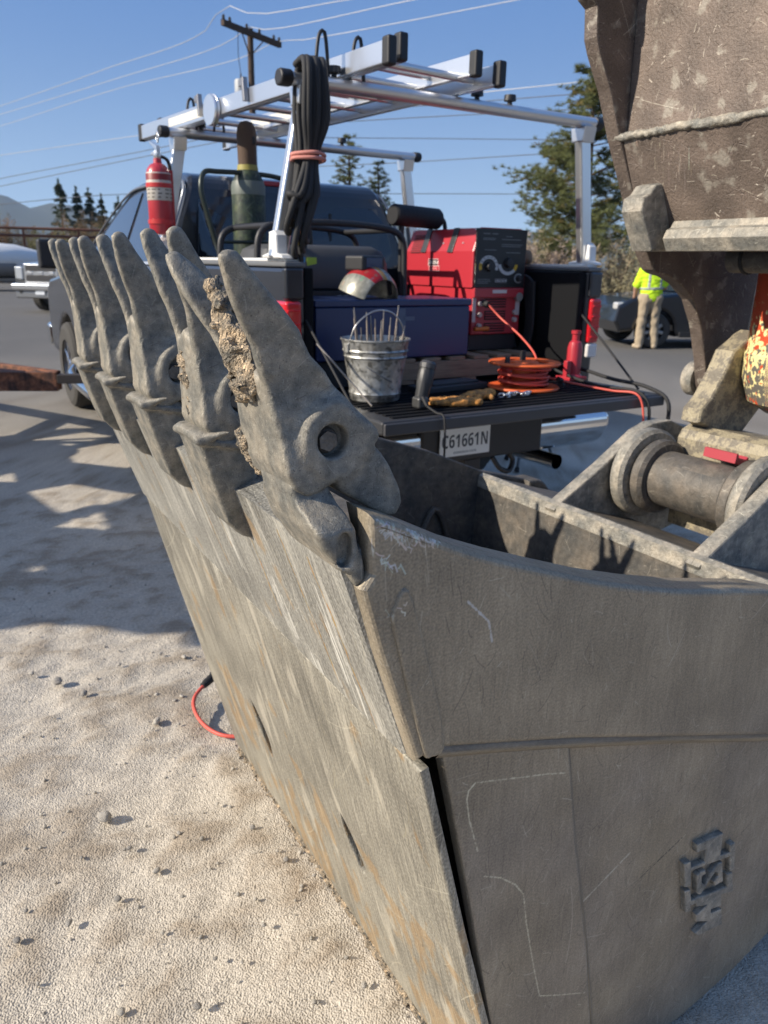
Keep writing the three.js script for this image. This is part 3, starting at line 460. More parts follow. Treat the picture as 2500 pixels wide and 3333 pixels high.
  mud('packed_mud', (x, y, z) => sdCone(V(x, y, z), V(-0.026, 1.392, Z(0.955)), V(-0.055, 1.48, Z(0.99)), 0.012, 0.006) + lump(x, y, z) * 0.7, [-0.1, 1.35, -1.04], [0.02, 1.52, -0.9]);
  // earth caked along the foot of the bottom plate
  mud('caked_dirt', (x, y, z) => sdCone(V(x, y, z), V(0.338, -0.004, Z(0.0)), V(0.338, -0.004, Z(1.33)), 0.012, 0.012) + lump(x, y, z) * 1.2, [0.29, -0.03, -1.4], [0.4, 0.05, 0.05]);
}

// ------------------------------------------------------------------ hydraulic thumb hanging over the bucket
const thumb = thing('excavator_thumb', 'scraped brown steel thumb plate with ribbed grip bars above the bucket', 'excavator thumb', B_POS, B_TURN);
{
  const Z = w => -w;
  const cheek = [[1.02, 2.6], [1.06, 2.4], [1.10, 2.22], [1.135, 2.15], [1.125, 2.10], [1.135, 2.075], [1.16, 2.06], [1.163, 2.03], [1.166, 1.995], [1.18, 1.965], [1.229, 1.887], [1.277, 1.783], [1.349, 1.652], [1.415, 1.522], [1.462, 1.458], [1.483, 1.448], [1.53, 1.44], [1.586, 1.418], [1.65, 1.375], [1.70, 1.30], [1.745, 1.19], [1.768, 1.11], [1.79, 1.07], [1.84, 1.055], [1.9, 1.08], [1.93, 1.2], [1.95, 1.5], [1.8, 2.0], [1.7, 2.6]];
  for (const w of [0.4, 0.905]) part('cheek_plate', prism(cheek, Z(w + 0.045), Z(w), 0.005), thumbMat, thumb);
  part('front_plate', prism([[1.283, 1.788], [1.409, 1.52], [1.45, 1.53], [1.33, 1.8]], Z(0.903), Z(0.447), 0.003), thumbMat, thumb);
  part('upper_plate', prism([[1.3, 1.79], [1.27, 2.6], [1.31, 2.6], [1.34, 1.8]], Z(0.903), Z(0.447), 0.003), thumbMat, thumb);
  part('weld_bead', (() => { return skinUV(nets((x, y, z) => sdCone(V(x, y, z), V(1.287, 1.786, Z(0.935)), V(1.287, 1.786, Z(0.45)), 0.010, 0.010) + 0.007 * (noise3(x * 60, y * 60, z * 110) - 0.5) + 0.006 * (noise3(x * 30, y * 30, z * 22) - 0.5), [1.26, 1.76, -0.96], [1.31, 1.81, -0.43], 0.004)); })(), wornEdge, thumb);
  part('grip_bar', prism([[1.355, 1.675], [1.318, 1.665], [1.30, 1.643], [1.278, 1.632], [1.275, 1.6], [1.33, 1.505], [1.41, 1.505]], Z(0.872), Z(0.802), 0.006, [], 3), wornEdge, thumb);
  part('grip_bar', prism([[1.39, 1.58], [1.362, 1.578], [1.352, 1.562], [1.338, 1.556], [1.328, 1.535], [1.345, 1.505], [1.42, 1.505]], Z(0.772), Z(0.447), 0.005, [], 3), wornEdge, thumb);
  part('grip_bar', prism([[1.29, 2.4], [1.2, 2.38], [1.19, 2.3], [1.28, 2.26]], Z(0.8), Z(0.447), 0.005), wornEdge, thumb);
  part('cross_tube', boxUV(cyl(0.036, 0.036, V(1.515, 1.49, Z(0.45)), V(1.515, 1.49, Z(0.69)), 28)), darkSteel, thumb);
  part('snap_ring', turned([[0.03, 0], [0.040, 0], [0.040, 0.008], [0.03, 0.008]], V(1.515, 1.49, Z(0.64)), V(0, 0, -1), 30), blackRubber, thumb);
  part('pivot_disc', boxUV(turned([[0, 0], [0.052, 0], [0.056, 0.006], [0.056, 0.034], [0.05, 0.042], [0, 0.042]], V(1.80, 1.125, Z(0.951)), V(0, 0, -1), 40)), wornEdge, thumb);
}
// ------------------------------------------------------------------ end of the stick and bucket link
const stick = thing('excavator_stick', 'chipped orange and cream stick end with link beam behind the bucket ears', 'excavator arm', B_POS, B_TURN);
{
  const Z = w => -w;
  const g = turned([[0, 0], [0.10, 0.0], [0.15, 0.03], [0.175, 0.1], [0.178, 0.17], [0.172, 0.178], [0.172, 0.2], [0.172, 1.3], [0, 1.3]], V(1.86, 1.06, Z(0.64)), V(0, 1, 0), 56);
  { const p = g.attributes.position, uv = new Float32Array(p.count * 2); for (let i = 0; i < p.count; i++) { uv[i * 2] = Math.atan2(p.getZ(i) + 0.64, p.getX(i) - 1.86) * 0.175; uv[i * 2 + 1] = (p.getY(i) - 1.06); } g.setAttribute('uv', new THREE.BufferAttribute(uv, 2)); }
  part('orange_barrel', g, orangePaint, stick);
  part('link_fork', prism([[1.82, 1.28], [1.86, 1.25], [1.87, 1.05], [1.80, 0.98], [1.70, 0.97], [1.62, 1.02], [1.585, 1.03], [1.59, 1.07], [1.625, 1.1], [1.67, 1.17], [1.70, 1.235], [1.745, 1.26], [1.79, 1.29]], Z(0.845), Z(0.775), 0.012, [], 3), creamPaint, stick);
  part('link_beam', prism([[1.60, 0.7], [1.595, 0.975], [1.61, 1.0], [1.64, 1.012], [1.82, 0.985], [1.84, 0.7]], Z(0.855), Z(0.475), 0.012, [], 3), creamPaint, stick);
}
// ------------------------------------------------------------------ pickup truck (local x right, y up, +z towards its tail)
const T_POS = V(0.361, 0, -3.92), T_TURN = 31.78 * R;
const onTruck = (name, label, cat, [x, y, z], turn = 0, group) => { const p = V(x, y, z).applyAxisAngle(V(0, 1, 0), T_TURN).add(T_POS); return thing(name, label, cat, [p.x, p.y, p.z], T_TURN + turn, group); };
const truckPt = (x, y, z) => V(x, y, z).applyAxisAngle(V(0, 1, 0), T_TURN).add(T_POS);
function wheelParts(parent, r, w, at, side, spokes = 6, rimMat = chrome) {       // wheel > tyre, rim, spokes
  const g = new THREE.Group(); g.name = 'wheel'; g.position.copy(at); parent.add(g);
  const t = turned([[r * 0.6, -w / 2], [r * 0.85, -w / 2 - 0.006], [r * 0.96, -w * 0.46], [r, -w * 0.36], [r, w * 0.36], [r * 0.96, w * 0.46], [r * 0.85, w / 2 + 0.006], [r * 0.6, w / 2]], V(0, 0, 0), V(1, 0, 0), 72);
  { const p = t.attributes.position; for (let i = 0; i < p.count; i++) { const y = p.getY(i), z = p.getZ(i), q = Math.hypot(y, z); if (q > r * 0.94) { const a = Math.atan2(z, y), k = 1 - 0.022 * (Math.sin(a * 36 + (p.getX(i) > 0 ? 1.5 : 0)) > 0.2 ? 1 : 0); p.setY(i, y * k); p.setZ(i, z * k); } } t.computeVertexNormals(); }
  part('tyre', t, mat([0.05, 0.047, 0.042], 0.85), g);
  part('rim', turned([[r * 0.16, -w * 0.2], [r * 0.55, -w * 0.18], [r * 0.6, -w * 0.47], [r * 0.64, -w * 0.47], [r * 0.62, w * 0.47], [r * 0.58, w * 0.47], [r * 0.5, w * 0.1], [r * 0.16, w * 0.05]], V(0, 0, 0), V(side, 0, 0), 40), mat([0.16, 0.16, 0.165], 0.35, 0.9), g);
  for (let i = 0; i < spokes; i++) { const s = part('spoke', prism([[-r * 0.07, r * 0.1], [r * 0.07, r * 0.1], [r * 0.11, r * 0.57], [-r * 0.11, r * 0.57]], 0, 0.03, 0.008), rimMat, g); s.rotation.set(0, side * Math.PI / 2, 0); s.position.x = side * w * 0.32; s.rotateZ(i * 2 * Math.PI / spokes); }
  part('hub_cap', turned([[0, 0.03], [r * 0.13, 0.025], [r * 0.16, 0], [r * 0.16, -0.02]], V(side * (w * 0.36), 0, 0), V(side, 0, 0), 24), rimMat, g);
  return g;
}
const truck = thing('pickup_truck', 'dark blue crew cab pickup truck with lowered tailgate and a silver ladder rack', 'pickup truck', T_POS.toArray(), T_TURN);
{
  const arch = (c, r, y = 0.43, n = 14) => Array.from({ length: n + 1 }, (_, i) => { const a = Math.PI * i / n; return [c + r * Math.cos(a), y + r * Math.sin(a)]; });
  part('lower_body', prismX([[-1.87, 0.5], [-1.87, 1.425], [-4.3, 1.425], [-4.42, 1.385], [-5.98, 1.25], [-6.17, 1.17], [-6.23, 1.0], [-6.23, 0.62], [-6.15, 0.5], [-5.76, 0.47], ...arch(-5.26, 0.5).reverse(), [-4.76, 0.47]], -0.95, 0.95, 0.035), navyPaint, truck);
  const gw = y => 0.915 - 0.22 * (y - 1.42) / 0.53, tumble = g => { const p = g.attributes.position; for (let i = 0; i < p.count; i++) p.setX(i, p.getX(i) * gw(p.getY(i))); g.computeVertexNormals(); return g; };
  part('cab_roof', tumble(prismX(smooth([[-1.86, 1.415], [-1.9, 1.72], [-1.97, 1.93], [-2.15, 2.0], [-2.7, 2.02], [-3.25, 2.0], [-3.5, 1.93], [-3.95, 1.68], [-4.38, 1.415]], 4), -1, 1, 0.045)), navyPaint, truck);
  // glass, set into frames on the slanted sides
  const sideGlass = (pts, side) => { const g = prismX(pts, side > 0 ? 1.004 : -1.012, side > 0 ? 1.012 : -1.004, 0); const p = g.attributes.position; for (let i = 0; i < p.count; i++) p.setX(i, p.getX(i) * gw(p.getY(i))); g.computeVertexNormals(); return g; };
  for (const s of [-1, 1]) {
    part('rear_door_window', sideGlass([[-2.0, 1.45], [-2.04, 1.9], [-2.9, 1.925], [-2.9, 1.45]], s), darkGlass, truck);
    part('front_door_window', sideGlass([[-2.99, 1.45], [-2.99, 1.925], [-3.3, 1.9], [-3.58, 1.77], [-4.1, 1.46]], s), darkGlass, truck);
    part('window_trim', sideGlass([[-1.96, 1.43], [-1.96, 1.447], [-4.2, 1.447], [-4.2, 1.43]], s), aluminium, truck);
    part('drip_rail', (() => { const g = tube([[s, 1.50, -1.88], [s, 1.9, -1.97], [s, 1.95, -2.2], [s, 1.968, -2.9], [s, 1.945, -3.35], [s, 1.79, -3.75], [s, 1.5, -4.2]], 0.014, 60, 6); const p = g.attributes.position; for (let i = 0; i < p.count; i++) p.setX(i, p.getX(i) * (gw(p.getY(i)) + 0.012)); return g; })(), mat([0.25, 0.27, 0.3], 0.3, 0.6), truck);
    for (const [z0, z1] of [[-1.95, -2.95], [-2.97, -4.28]]) {
      const d = part('door', prismX([[z0, 0.56], [z0, 1.4], [z1, 1.4], [z1 - (z1 < -4 ? -0.05 : 0), 0.8], [z1 + (z1 < -4 ? 0.22 : 0), 0.56]], s > 0 ? 0.935 : -0.962, s > 0 ? 0.962 : -0.935, 0.012), navyPaint, truck);
      part('door_handle', box(0.03, 0.035, 0.2, s * 0.975, 1.24, z0 - 0.18, 0.01), navyPaint, d);
    }
    // bed side with wheel arch
    part('bed_side', prismX([[-0.0, 0.6], [0.0, 1.44], [-1.85, 1.44], [-1.85, 0.52], [-1.66, 0.5], ...arch(-1.18, 0.47).reverse(), [-0.68, 0.5]], s > 0 ? 0.85 : -0.94, s > 0 ? 0.94 : -0.85, 0.02), navyPaint, truck);
    part('rail_cap', span(s * 0.845, s * 0.945, 1.44, 1.462, -1.84, 0.006, 0.008), mat([0.13, 0.135, 0.14], 0.5), truck);
    part('bed_liner', span(s * 0.80, s * 0.849, 0.862, 1.438, -1.8, -0.012, 0.01), bedLiner, truck);
    // lamps
    const lamp = part('tail_light', span(s * 0.875, s * 0.952, 1.06, 1.30, -0.11, 0.024, 0.016), mat([0.55, 0.012, 0.02], 0.12, 0, { phys: 1, clearcoat: 1 }), truck);
    part('reverse_lens', span(s * 0.875, s * 0.952, 0.98, 1.056, -0.1, 0.022, 0.012), mat([0.7, 0.68, 0.66], 0.15, 0, { phys: 1, clearcoat: 1 }), lamp);
    for (let k = 0; k < 4; k++) part('lens_rib', span(s * 0.885, s * 0.945, 1.09 + k * 0.055, 1.1 + k * 0.055, 0.02, 0.029, 0.003), mat([0.62, 0.02, 0.03], 0.15), lamp);
    part('corner_panel', span(s * 0.86, s * 0.948, 1.305, 1.438, -0.03, 0.016, 0.012), navyPaint, truck);
    part('running_board', tube([[s * 1.0, 0.46, -4.68], [s * 1.06, 0.43, -4.55], [s * 1.06, 0.42, -2.0], [s * 1.0, 0.44, -1.9]], 0.05, 40, 12), chrome, truck);
    wheelParts(truck, 0.425, 0.28, V(s * 0.84, 0.425, -5.26), s); wheelParts(truck, 0.425, 0.28, V(s * 0.82, 0.425, -1.18), s);
    // wing mirror
    const m = part('mirror_arm', tube([[s * 0.93, 1.43, -4.05], [s * 1.0, 1.44, -4.02], [s * 1.16, 1.46, -4.03]], 0.025, 16, 8), blackPlastic, truck);
    part('mirror_housing', box(0.17, 0.23, 0.11, s * 1.235, 1.49, -4.04, 0.02), blackPlastic, m); part('mirror_glass', box(0.14, 0.19, 0.008, s * 1.235, 1.49, -3.982, 0.003), mat([0.02, 0.02, 0.022], 0.3), m);
    part('head_light', span(s * 0.62, s * 0.94, 0.92, 1.14, -6.25, -6.15, 0.02), mat([0.6, 0.62, 0.65], 0.1, 0.5), truck);
  }
  const rg = part('rear_window', (() => { const g = new THREE.ExtrudeGeometry(poly(smooth([[-0.70, 1.47], [-0.66, 1.79], [-0.58, 1.86], [0, 1.885], [0.58, 1.86], [0.66, 1.79], [0.70, 1.47], [0, 1.465]], 4, true)), { depth: 0.012, bevelEnabled: false }); g.translate(0, 0, 0); const p = g.attributes.position; for (let i = 0; i < p.count; i++) { const y = p.getY(i); p.setZ(i, p.getZ(i) - 1.862 + 0.012 - (y > 1.7 ? (y - 1.7) * 0.36 : 0) - Math.max(0, y - 1.5) * 0.12); } g.computeVertexNormals(); return g; })(), darkGlass, truck);
  for (const x of [-0.25, 0.25]) part('slider_bar', box(0.02, 0.3, 0.012, x, 1.63, -1.862, 0.003), blackPlastic, rg);
  part('high_brake_light', box(0.36, 0.03, 0.02, 0, 1.955, -1.985, 0.006), mat([0.4, 0.02, 0.03], 0.2), truck);
  part('windshield', (() => { const g = new THREE.ExtrudeGeometry(poly([[-0.82, 0], [0.82, 0], [0.68, 0.86], [-0.68, 0.86]]), { depth: 0.01, bevelEnabled: false }); g.rotateX(-(Math.PI / 2 - 0.49)); g.rotateY(Math.PI); g.rotateX(0); g.translate(0, 1.45, -4.36); return g; })(), darkGlass, truck);
  part('grille', span(-0.6, 0.6, 0.86, 1.14, -6.27, -6.2, 0.02), chrome, truck);
  part('front_bumper', span(-0.97, 0.97, 0.52, 0.78, -6.39, -6.19, 0.05), chrome, truck);
  part('bed_floor', span(-0.849, 0.849, 0.80, 0.862, -1.85, -0.004, 0.004), bedLiner, truck);
  part('bulkhead', span(-0.849, 0.849, 0.863, 1.43, -1.86, -1.82, 0.006), bedLiner, truck);
  part('frame_rail', span(-0.5, 0.5, 0.5, 0.7, -5.8, -0.2, 0.02), blackPlastic, truck);
  // tailgate lying open
  const tg = part('tailgate', span(-0.815, 0.825, 0.812, 0.868, 0.02, 0.605, 0.012), mat([0.03, 0.031, 0.034], 0.5), truck);
  for (let i = 0; i < 9; i++) part('tailgate_rib', span(-0.74, 0.74, 0.866, 0.874, 0.07 + i * 0.058, 0.10 + i * 0.058, 0.003), bedLiner, tg);
  part('tailgate_latch', box(0.02, 0.04, 0.09, -0.825, 0.845, 0.3, 0.005), chrome, tg); part('tailgate_latch', box(0.02, 0.04, 0.09, 0.835, 0.845, 0.3, 0.005), chrome, tg);
  part('tailgate_edge', span(-0.812, 0.822, 0.813, 0.862, 0.606, 0.622, 0.006), mat([0.055, 0.055, 0.058], 0.45), tg);
  for (const s of [-1, 1]) part('tailgate_cable', tube([[s * 0.84, 1.22, -0.02], [s * 0.838, 1.04, 0.22], [s * 0.835, 0.868, 0.44]], 0.006, 16, 6), blackRubber, truck);
  // bumper, plate, hitch
  const bump = part('rear_bumper', (() => { const pts = [[0.07, 0.72], [0.10, 0.715], [0.16, 0.69], [0.175, 0.66], [0.17, 0.6], [0.12, 0.53], [0.06, 0.52]]; return prismX(smooth(pts, 3, true), -0.95, 0.95, 0.03); })(), chrome, truck);
  part('bumper_insert', span(-0.335, 0.43, 0.535, 0.715, 0.12, 0.186, 0.012), blackPlastic, bump);
  part('bumper_pad', span(-0.5, 0.5, 0.712, 0.735, 0.05, 0.17, 0.01), blackPlastic, bump);
  const plateTex = tex([512, 256], 0, null, (g, W, H) => {
    g.fillStyle = '#dfe3e4'; g.fillRect(0, 0, W, H); g.fillStyle = '#2c4a66'; g.textAlign = 'center';
    g.font = 'bold 150px sans-serif'; g.save(); g.translate(W / 2, 182); g.scale(0.78, 1); g.fillStyle = '#26323f'; g.fillText('C61661N', 0, 0); g.restore();
    g.font = 'bold 27px sans-serif'; g.fillStyle = '#4b586b'; g.fillText('EVERGREEN STATE', W / 2, 236);
  });
  const pg = new THREE.BoxGeometry(0.305, 0.152, 0.004); pg.translate(-0.085, 0.645, 0.197);
  const plate = part('license_plate', pg, mat(0xffffff, 0.4, 0, { map: plateTex }), truck); plate.rotation.x = 0; plate.userData.label = 'white licence plate reading C61661N';
  for (const x of [-0.19, 0.02]) part('plate_bolt', cyl(0.006, 0.006, V(x, 0.712, 0.195), V(x, 0.712, 0.204), 10), chrome, plate);
  part('hitch_receiver', span(-0.05, 0.05, 0.44, 0.53, -0.2, 0.16, 0.006), blackPlastic, truck);
  part('hitch_loop', tube([[0.14, 0.52, 0.14], [0.18, 0.46, 0.16], [0.24, 0.44, 0.16], [0.28, 0.49, 0.14], [0.25, 0.53, 0.14]], 0.014, 30, 8), blackPlastic, truck);
  part('exhaust_tip', cyl(0.04, 0.042, V(0.62, 0.43, -0.5), V(0.66, 0.42, 0.08), 24, true), chrome, truck);
  // ladder rack: part of the truck, with its own pieces
  const rack = new THREE.Group(); rack.name = 'ladder_rack'; truck.add(rack);
  for (const [z, L] of [[-0.085, 0.862], [-1.785, 0.862]]) {
    const c = part('crossbar', (() => { const g = prismX(smooth([[z - 0.038, 2.177], [z - 0.02, 2.2], [z + 0.02, 2.2], [z + 0.038, 2.177], [z + 0.02, 2.152], [z - 0.02, 2.152]], 4, true), -L, L, 0.002); return g; })(), aluminium, rack);
    for (const s of [-1, 1]) {
      part('end_cap', (() => { const g = prismX(smooth([[z - 0.042, 2.177], [z - 0.022, 2.205], [z + 0.022, 2.205], [z + 0.042, 2.177], [z + 0.022, 2.148], [z - 0.022, 2.148]], 4, true), s > 0 ? L : -L - 0.055, s > 0 ? L + 0.055 : -L, 0.008); return g; })(), blackPlastic, rack);
      const a = V(s * 0.925, 1.47, z - 0.03), b = V(s * 0.80, 2.12, z);
      const pst = part('post', (() => { const g = new RoundedBoxGeometry(0.075, a.distanceTo(b), 0.05, 2, 0.012); g.translate(0, 0, 0); g.applyQuaternion(new THREE.Quaternion().setFromUnitVectors(V(0, 1, 0), b.clone().sub(a).normalize())); g.translate((a.x + b.x) / 2, (a.y + b.y) / 2, (a.z + b.z) / 2); return g; })(), aluBright, rack);
      part('saddle_bracket', prismX([[z - 0.055, 2.15], [z + 0.055, 2.15], [z + 0.04, 2.08], [z - 0.04, 2.08]], s > 0 ? 0.765 : -0.845, s > 0 ? 0.845 : -0.765, 0.006), aluBright, rack);
      part('base_foot', prismX([[z - 0.13, 1.4755], [z + 0.08, 1.4755], [z + 0.07, 1.488], [z + 0.03, 1.496], [z + 0.025, 1.57], [z, 1.59], [z - 0.05, 1.585], [z - 0.06, 1.5], [z - 0.13, 1.488]], s > 0 ? 0.9 : -0.955, s > 0 ? 0.955 : -0.9, 0.008), whitePaint, rack);
    }
    for (const x of [-0.66, 0.1, 0.3]) part('tie_knob', turned([[0, 0.05], [0.028, 0.045], [0.03, 0.02], [0.012, 0.016], [0.012, 0]], V(x, 2.2, z), V(0, 1, 0), 16), blackPlastic, rack);
    for (const x of [-0.72, -0.55]) part('ladder_stop', tube([[x - 0.03, 2.2, z], [x - 0.005, 2.36, z], [x + 0.012, 2.37, z], [x + 0.02, 2.35, z], [x + 0.035, 2.2, z]], 0.008, 30, 8), blackPlastic, rack);
  }
  for (const s of [-1, 1]) part('bed_track', span(s * 0.86, s * 0.93, 1.4625, 1.476, -1.8, -0.02, 0.004), whitePaint, rack);
}
// ------------------------------------------------------------------ extension ladder on the rack
{
  const a = V(-0.285, 2.21, 0.2), b = V(-0.525, 2.21, -2.5), L = a.distanceTo(b), turn = Math.atan2(a.x - b.x, a.z - b.z);
  const lad = onTruck('extension_ladder', 'silver aluminium extension ladder lying on the truck rack', 'ladder', [b.x, b.y, b.z], turn);
  const sec = (name, half, y, z0, z1, rung) => {
    const g = new THREE.Group(); g.name = name; lad.add(g);
    for (const s of [-1, 1]) {
      part('side_rail', span(s * half - 0.016, s * half + 0.016, y, y + 0.085, z0, z1, 0.006), aluBright, g);
      part('rail_flange', span(s * half + (s < 0 ? 0 : -0.03), s * half + (s < 0 ? 0.03 : 0), y - 0.004, y + 0.004, z0, z1, 0.002), aluminium, g);
      part('rail_sticker', span(s * half - 0.0175, s * half + 0.0175, y + 0.02, y + 0.066, z0 + 0.5, z0 + 1.1, 0.001), mat([0.66, 0.64, 0.58], 0.5), g);
      for (const z of [z0, z1]) part('end_shoe', span(s * half - 0.022, s * half + 0.022, y - 0.008, y + 0.096, z - 0.02, z + 0.03, 0.01), blackPlastic, g);
    }
    for (let z = z0 + 0.16; z < z1 - 0.05; z += rung) part('rung', boxUV(cyl(0.017, 0.017, V(-half, y + 0.042, z), V(half, y + 0.042, z), 12)), aluminium, g);
  };
  sec('base_section', 0.30, 0.0, 0, L, 0.3); sec('fly_section', 0.205, 0.035, 0.1, L - 0.05, 0.3);
  part('pulley', turned([[0, 0], [0.075, 0], [0.08, 0.008], [0.068, 0.014], [0.08, 0.02], [0.08, 0.03], [0, 0.03]], V(-0.35, 0.03, 1.15), V(1, 0, 0), 36), aluBright, lad);
  for (const z of [0.95, 1.5]) part('rung_lock', prismX([[z, 0.12], [z + 0.05, 0.13], [z + 0.06, 0.02], [z + 0.04, 0.02], [z + 0.03, 0.09], [z, 0.09]], -0.345, -0.318, 0.003), mat([0.3, 0.3, 0.31], 0.4, 0.8), lad);
}
// ------------------------------------------------------------------ fire extinguisher strapped to the front rack post
{
  const f = onTruck('fire_extinguisher', 'red fire extinguisher strapped to the front rack post', 'fire extinguisher', [-0.955, 1.60, -1.72]);
  part('cylinder', turned([[0, 0], [0.062, 0.004], [0.07, 0.02], [0.07, 0.33], [0.064, 0.36], [0.045, 0.385], [0.025, 0.395], [0.022, 0.42], [0, 0.42]], V(0, 0, 0), V(0, 1, 0), 40), redPaint, f);
  part('label_band', turned([[0.0706, 0.19], [0.0716, 0.192], [0.0716, 0.34], [0.0706, 0.342]], V(0, 0, 0), V(0, 1, 0), 40), mat(0xffffff, 0.5, 0, { map: tex([256, 128], 0, null, (g, W, H) => { g.fillStyle = '#b9b2a8'; g.fillRect(0, 0, W, H); g.fillStyle = '#7a1c20'; g.fillRect(0, 44, W, 10); g.fillStyle = '#5f5a55'; for (let i = 0; i < 10; i++) for (let k = 0; k < 12; k++) g.fillRect(8 + k * 21, 62 + i * 6, rr(8, 18), 2); }) }), f);
  part('strap', turned([[0.0715, 0], [0.075, 0.002], [0.075, 0.024], [0.0715, 0.026]], V(0, 0.26, 0), V(0, 1, 0), 40), mat([0.5, 0.03, 0.03], 0.4), f); part('strap', turned([[0.0715, 0], [0.075, 0.002], [0.075, 0.024], [0.0715, 0.026]], V(0, 0.06, 0), V(0, 1, 0), 40), mat([0.5, 0.03, 0.03], 0.4), f);
  part('valve', turned([[0, 0], [0.018, 0], [0.022, 0.012], [0.018, 0.04], [0, 0.045]], V(0, 0.42, 0), V(0, 1, 0), 20), aluBright, f);
  part('lever', prismX([[0.03, 0.455], [-0.1, 0.51], [-0.105, 0.525], [0.03, 0.485]], -0.012, 0.012, 0.003), aluBright, f);
  part('handle', prismX([[0.03, 0.44], [-0.09, 0.445], [-0.09, 0.46], [0.03, 0.46]], -0.01, 0.01, 0.003), aluminium, f);
  part('safety_pin', tube([[0, 0.5, 0.03], [0, 0.53, 0.05], [0, 0.56, 0.03], [0, 0.53, 0.01], [0, 0.5, 0.03]], 0.004, 30, 6), aluBright, f);
  part('hose', tube([[0.01, 0.44, -0.02], [0.07, 0.42, -0.04], [0.085, 0.34, -0.04], [0.08, 0.18, -0.03]], 0.01, 30, 8), blackRubber, f);
  part('mount_bracket', span(0.06, 0.078, 0.02, 0.36, -0.03, 0.03, 0.004), mat([0.4, 0.03, 0.03], 0.5), f);
}
// ------------------------------------------------------------------ coiled black cable over the rear crossbar, tied with a pink cord
{
  const c = onTruck('coiled_cable', 'black welding cable coil hung from the rack post and tied with pink cord', 'cable', [-0.80, 0, -0.03]);
  const pts = []; for (let k = 0; k < 9; k++) { const ox = -0.045 + k * 0.011, oz = 0.05 + 0.012 * Math.sin(k * 2.1), low = 1.60 + 0.1 * Math.sin(k * 1.7) + (k % 3) * 0.03; pts.push([ox, 2.225, oz - 0.09], [ox + 0.005, 2.24, oz - 0.03], [ox - 0.01, 2.2, oz + 0.02], [ox * 1.2 - 0.01, 2.02, oz + 0.03], [ox * 0.5 - 0.02, 1.88, oz * 0.6 + 0.02], [ox * 1.1 - 0.06, 1.72, oz + 0.03], [ox - 0.095, low, oz], [ox - 0.06, low - 0.02, oz - 0.05], [ox * 0.7 - 0.02, 1.88, oz - 0.07], [ox, 2.06, oz - 0.1]); }
  part('cable', tube(pts, 0.0135, pts.length * 7, 8), blackRubber, c);
  part('tie_cord', tube([[-0.09, 1.885, 0.02], [-0.02, 1.89, 0.085], [0.05, 1.885, 0.03], [0.04, 1.88, -0.06], [-0.04, 1.885, -0.06]], 0.008, 40, 8, true), mat([0.55, 0.22, 0.18], 0.8), c);
  part('tie_cord', tube([[-0.088, 1.87, 0.025], [-0.02, 1.87, 0.086], [0.05, 1.87, 0.03], [0.04, 1.865, -0.06], [-0.04, 1.87, -0.06]], 0.008, 40, 8, true), mat([0.55, 0.22, 0.18], 0.8), c);
  part('cable_tail', tube([[-0.05, 1.66, 0.02], [-0.07, 1.55, 0.03], [-0.06, 1.45, 0.02], [-0.085, 1.38, 0.03]], 0.011, 30, 8), blackRubber, c);
  part('brass_connector', cyl(0.013, 0.01, V(-0.085, 1.62, 0.05), V(-0.095, 1.53, 0.05), 12), mat([0.6, 0.42, 0.12], 0.35, 0.9), c);
  part('plug', cyl(0.02, 0.016, V(-0.115, 1.63, 0.04), V(-0.10, 1.7, 0.03), 14), blackRubber, c);
}
// ------------------------------------------------------------------ load in the bed and on the tailgate
const DECK = 0.875;
{ // pallet of stringers and boards
  const p = onTruck('wooden_pallet', 'weathered wooden pallet under the red welder', 'pallet', [0.21, 0.863, -0.6]);
  const wood = [0, 1, 2].map(k => mat(0xffffff, 0.85, 0, { map: tex(256, [0.6, 0.12], (u, v) => { const n = fbm(u * 3 + k * 5, v * 22, 4, 0, 200 + k) * 0.6 + 0.4 * noise2(u * 6, v * 70, 0, 204 + k), r = fbm(u * 5, v * 4, 3, 0, 207 + k); return [120 + 90 * (n - 0.4) + 30 * r, 100 + 84 * (n - 0.4) + 26 * r, 82 + 70 * (n - 0.4) + 20 * r]; }) }));
  const W = 0.45;
  for (const z of [0.40, 0.02, -0.36]) part('stringer', box(2 * W, 0.09, 0.04, 0, 0.075 - 0.004, z, 0.003), wood[0], p);
  for (let i = 0; i < 6; i++) part('top_board', box(0.1, 0.018, 0.84, -W + 0.05 + i * 0.16, 0.127, 0.0, 0.002), wood[i % 3], p);
  for (const x of [-0.4, 0, 0.4]) part('bottom_board', box(0.1, 0.018, 0.84, x, 0.016, 0.0, 0.002), wood[1], p);
}
{ // blue steel tool chest
  const b = onTruck('tool_chest', 'long dark blue steel tool chest behind the metal bucket', 'tool chest', [-0.245, 1.0, -0.41]);
  const blue = mat([0.014, 0.03, 0.105], 0.38, 0.1, { phys: 1, clearcoat: 0.4, clearcoatRoughness: 0.3, bumpMap: castBump, bumpScale: 0.0004 });
  part('case', box(0.91, 0.255, 0.42, 0, 0.1275 + 0.004, 0, 0.008), blue, b);
  part('lid', box(0.925, 0.036, 0.436, 0, 0.277, 0, 0.008), blue, b);
  part('paper_sticker', box(0.04, 0.16, 0.001, 0.03, 0.17, 0.2108, 0), mat([0.1, 0.13, 0.19], 0.5), b); part('paper_sticker', box(0.07, 0.02, 0.001, 0.07, 0.2, 0.2108, 0), mat([0.1, 0.13, 0.19], 0.5), b);
  part('skid', box(0.3, 0.13, 0.36, -0.33, -0.066, 0, 0.004), blackPlastic, b);
}
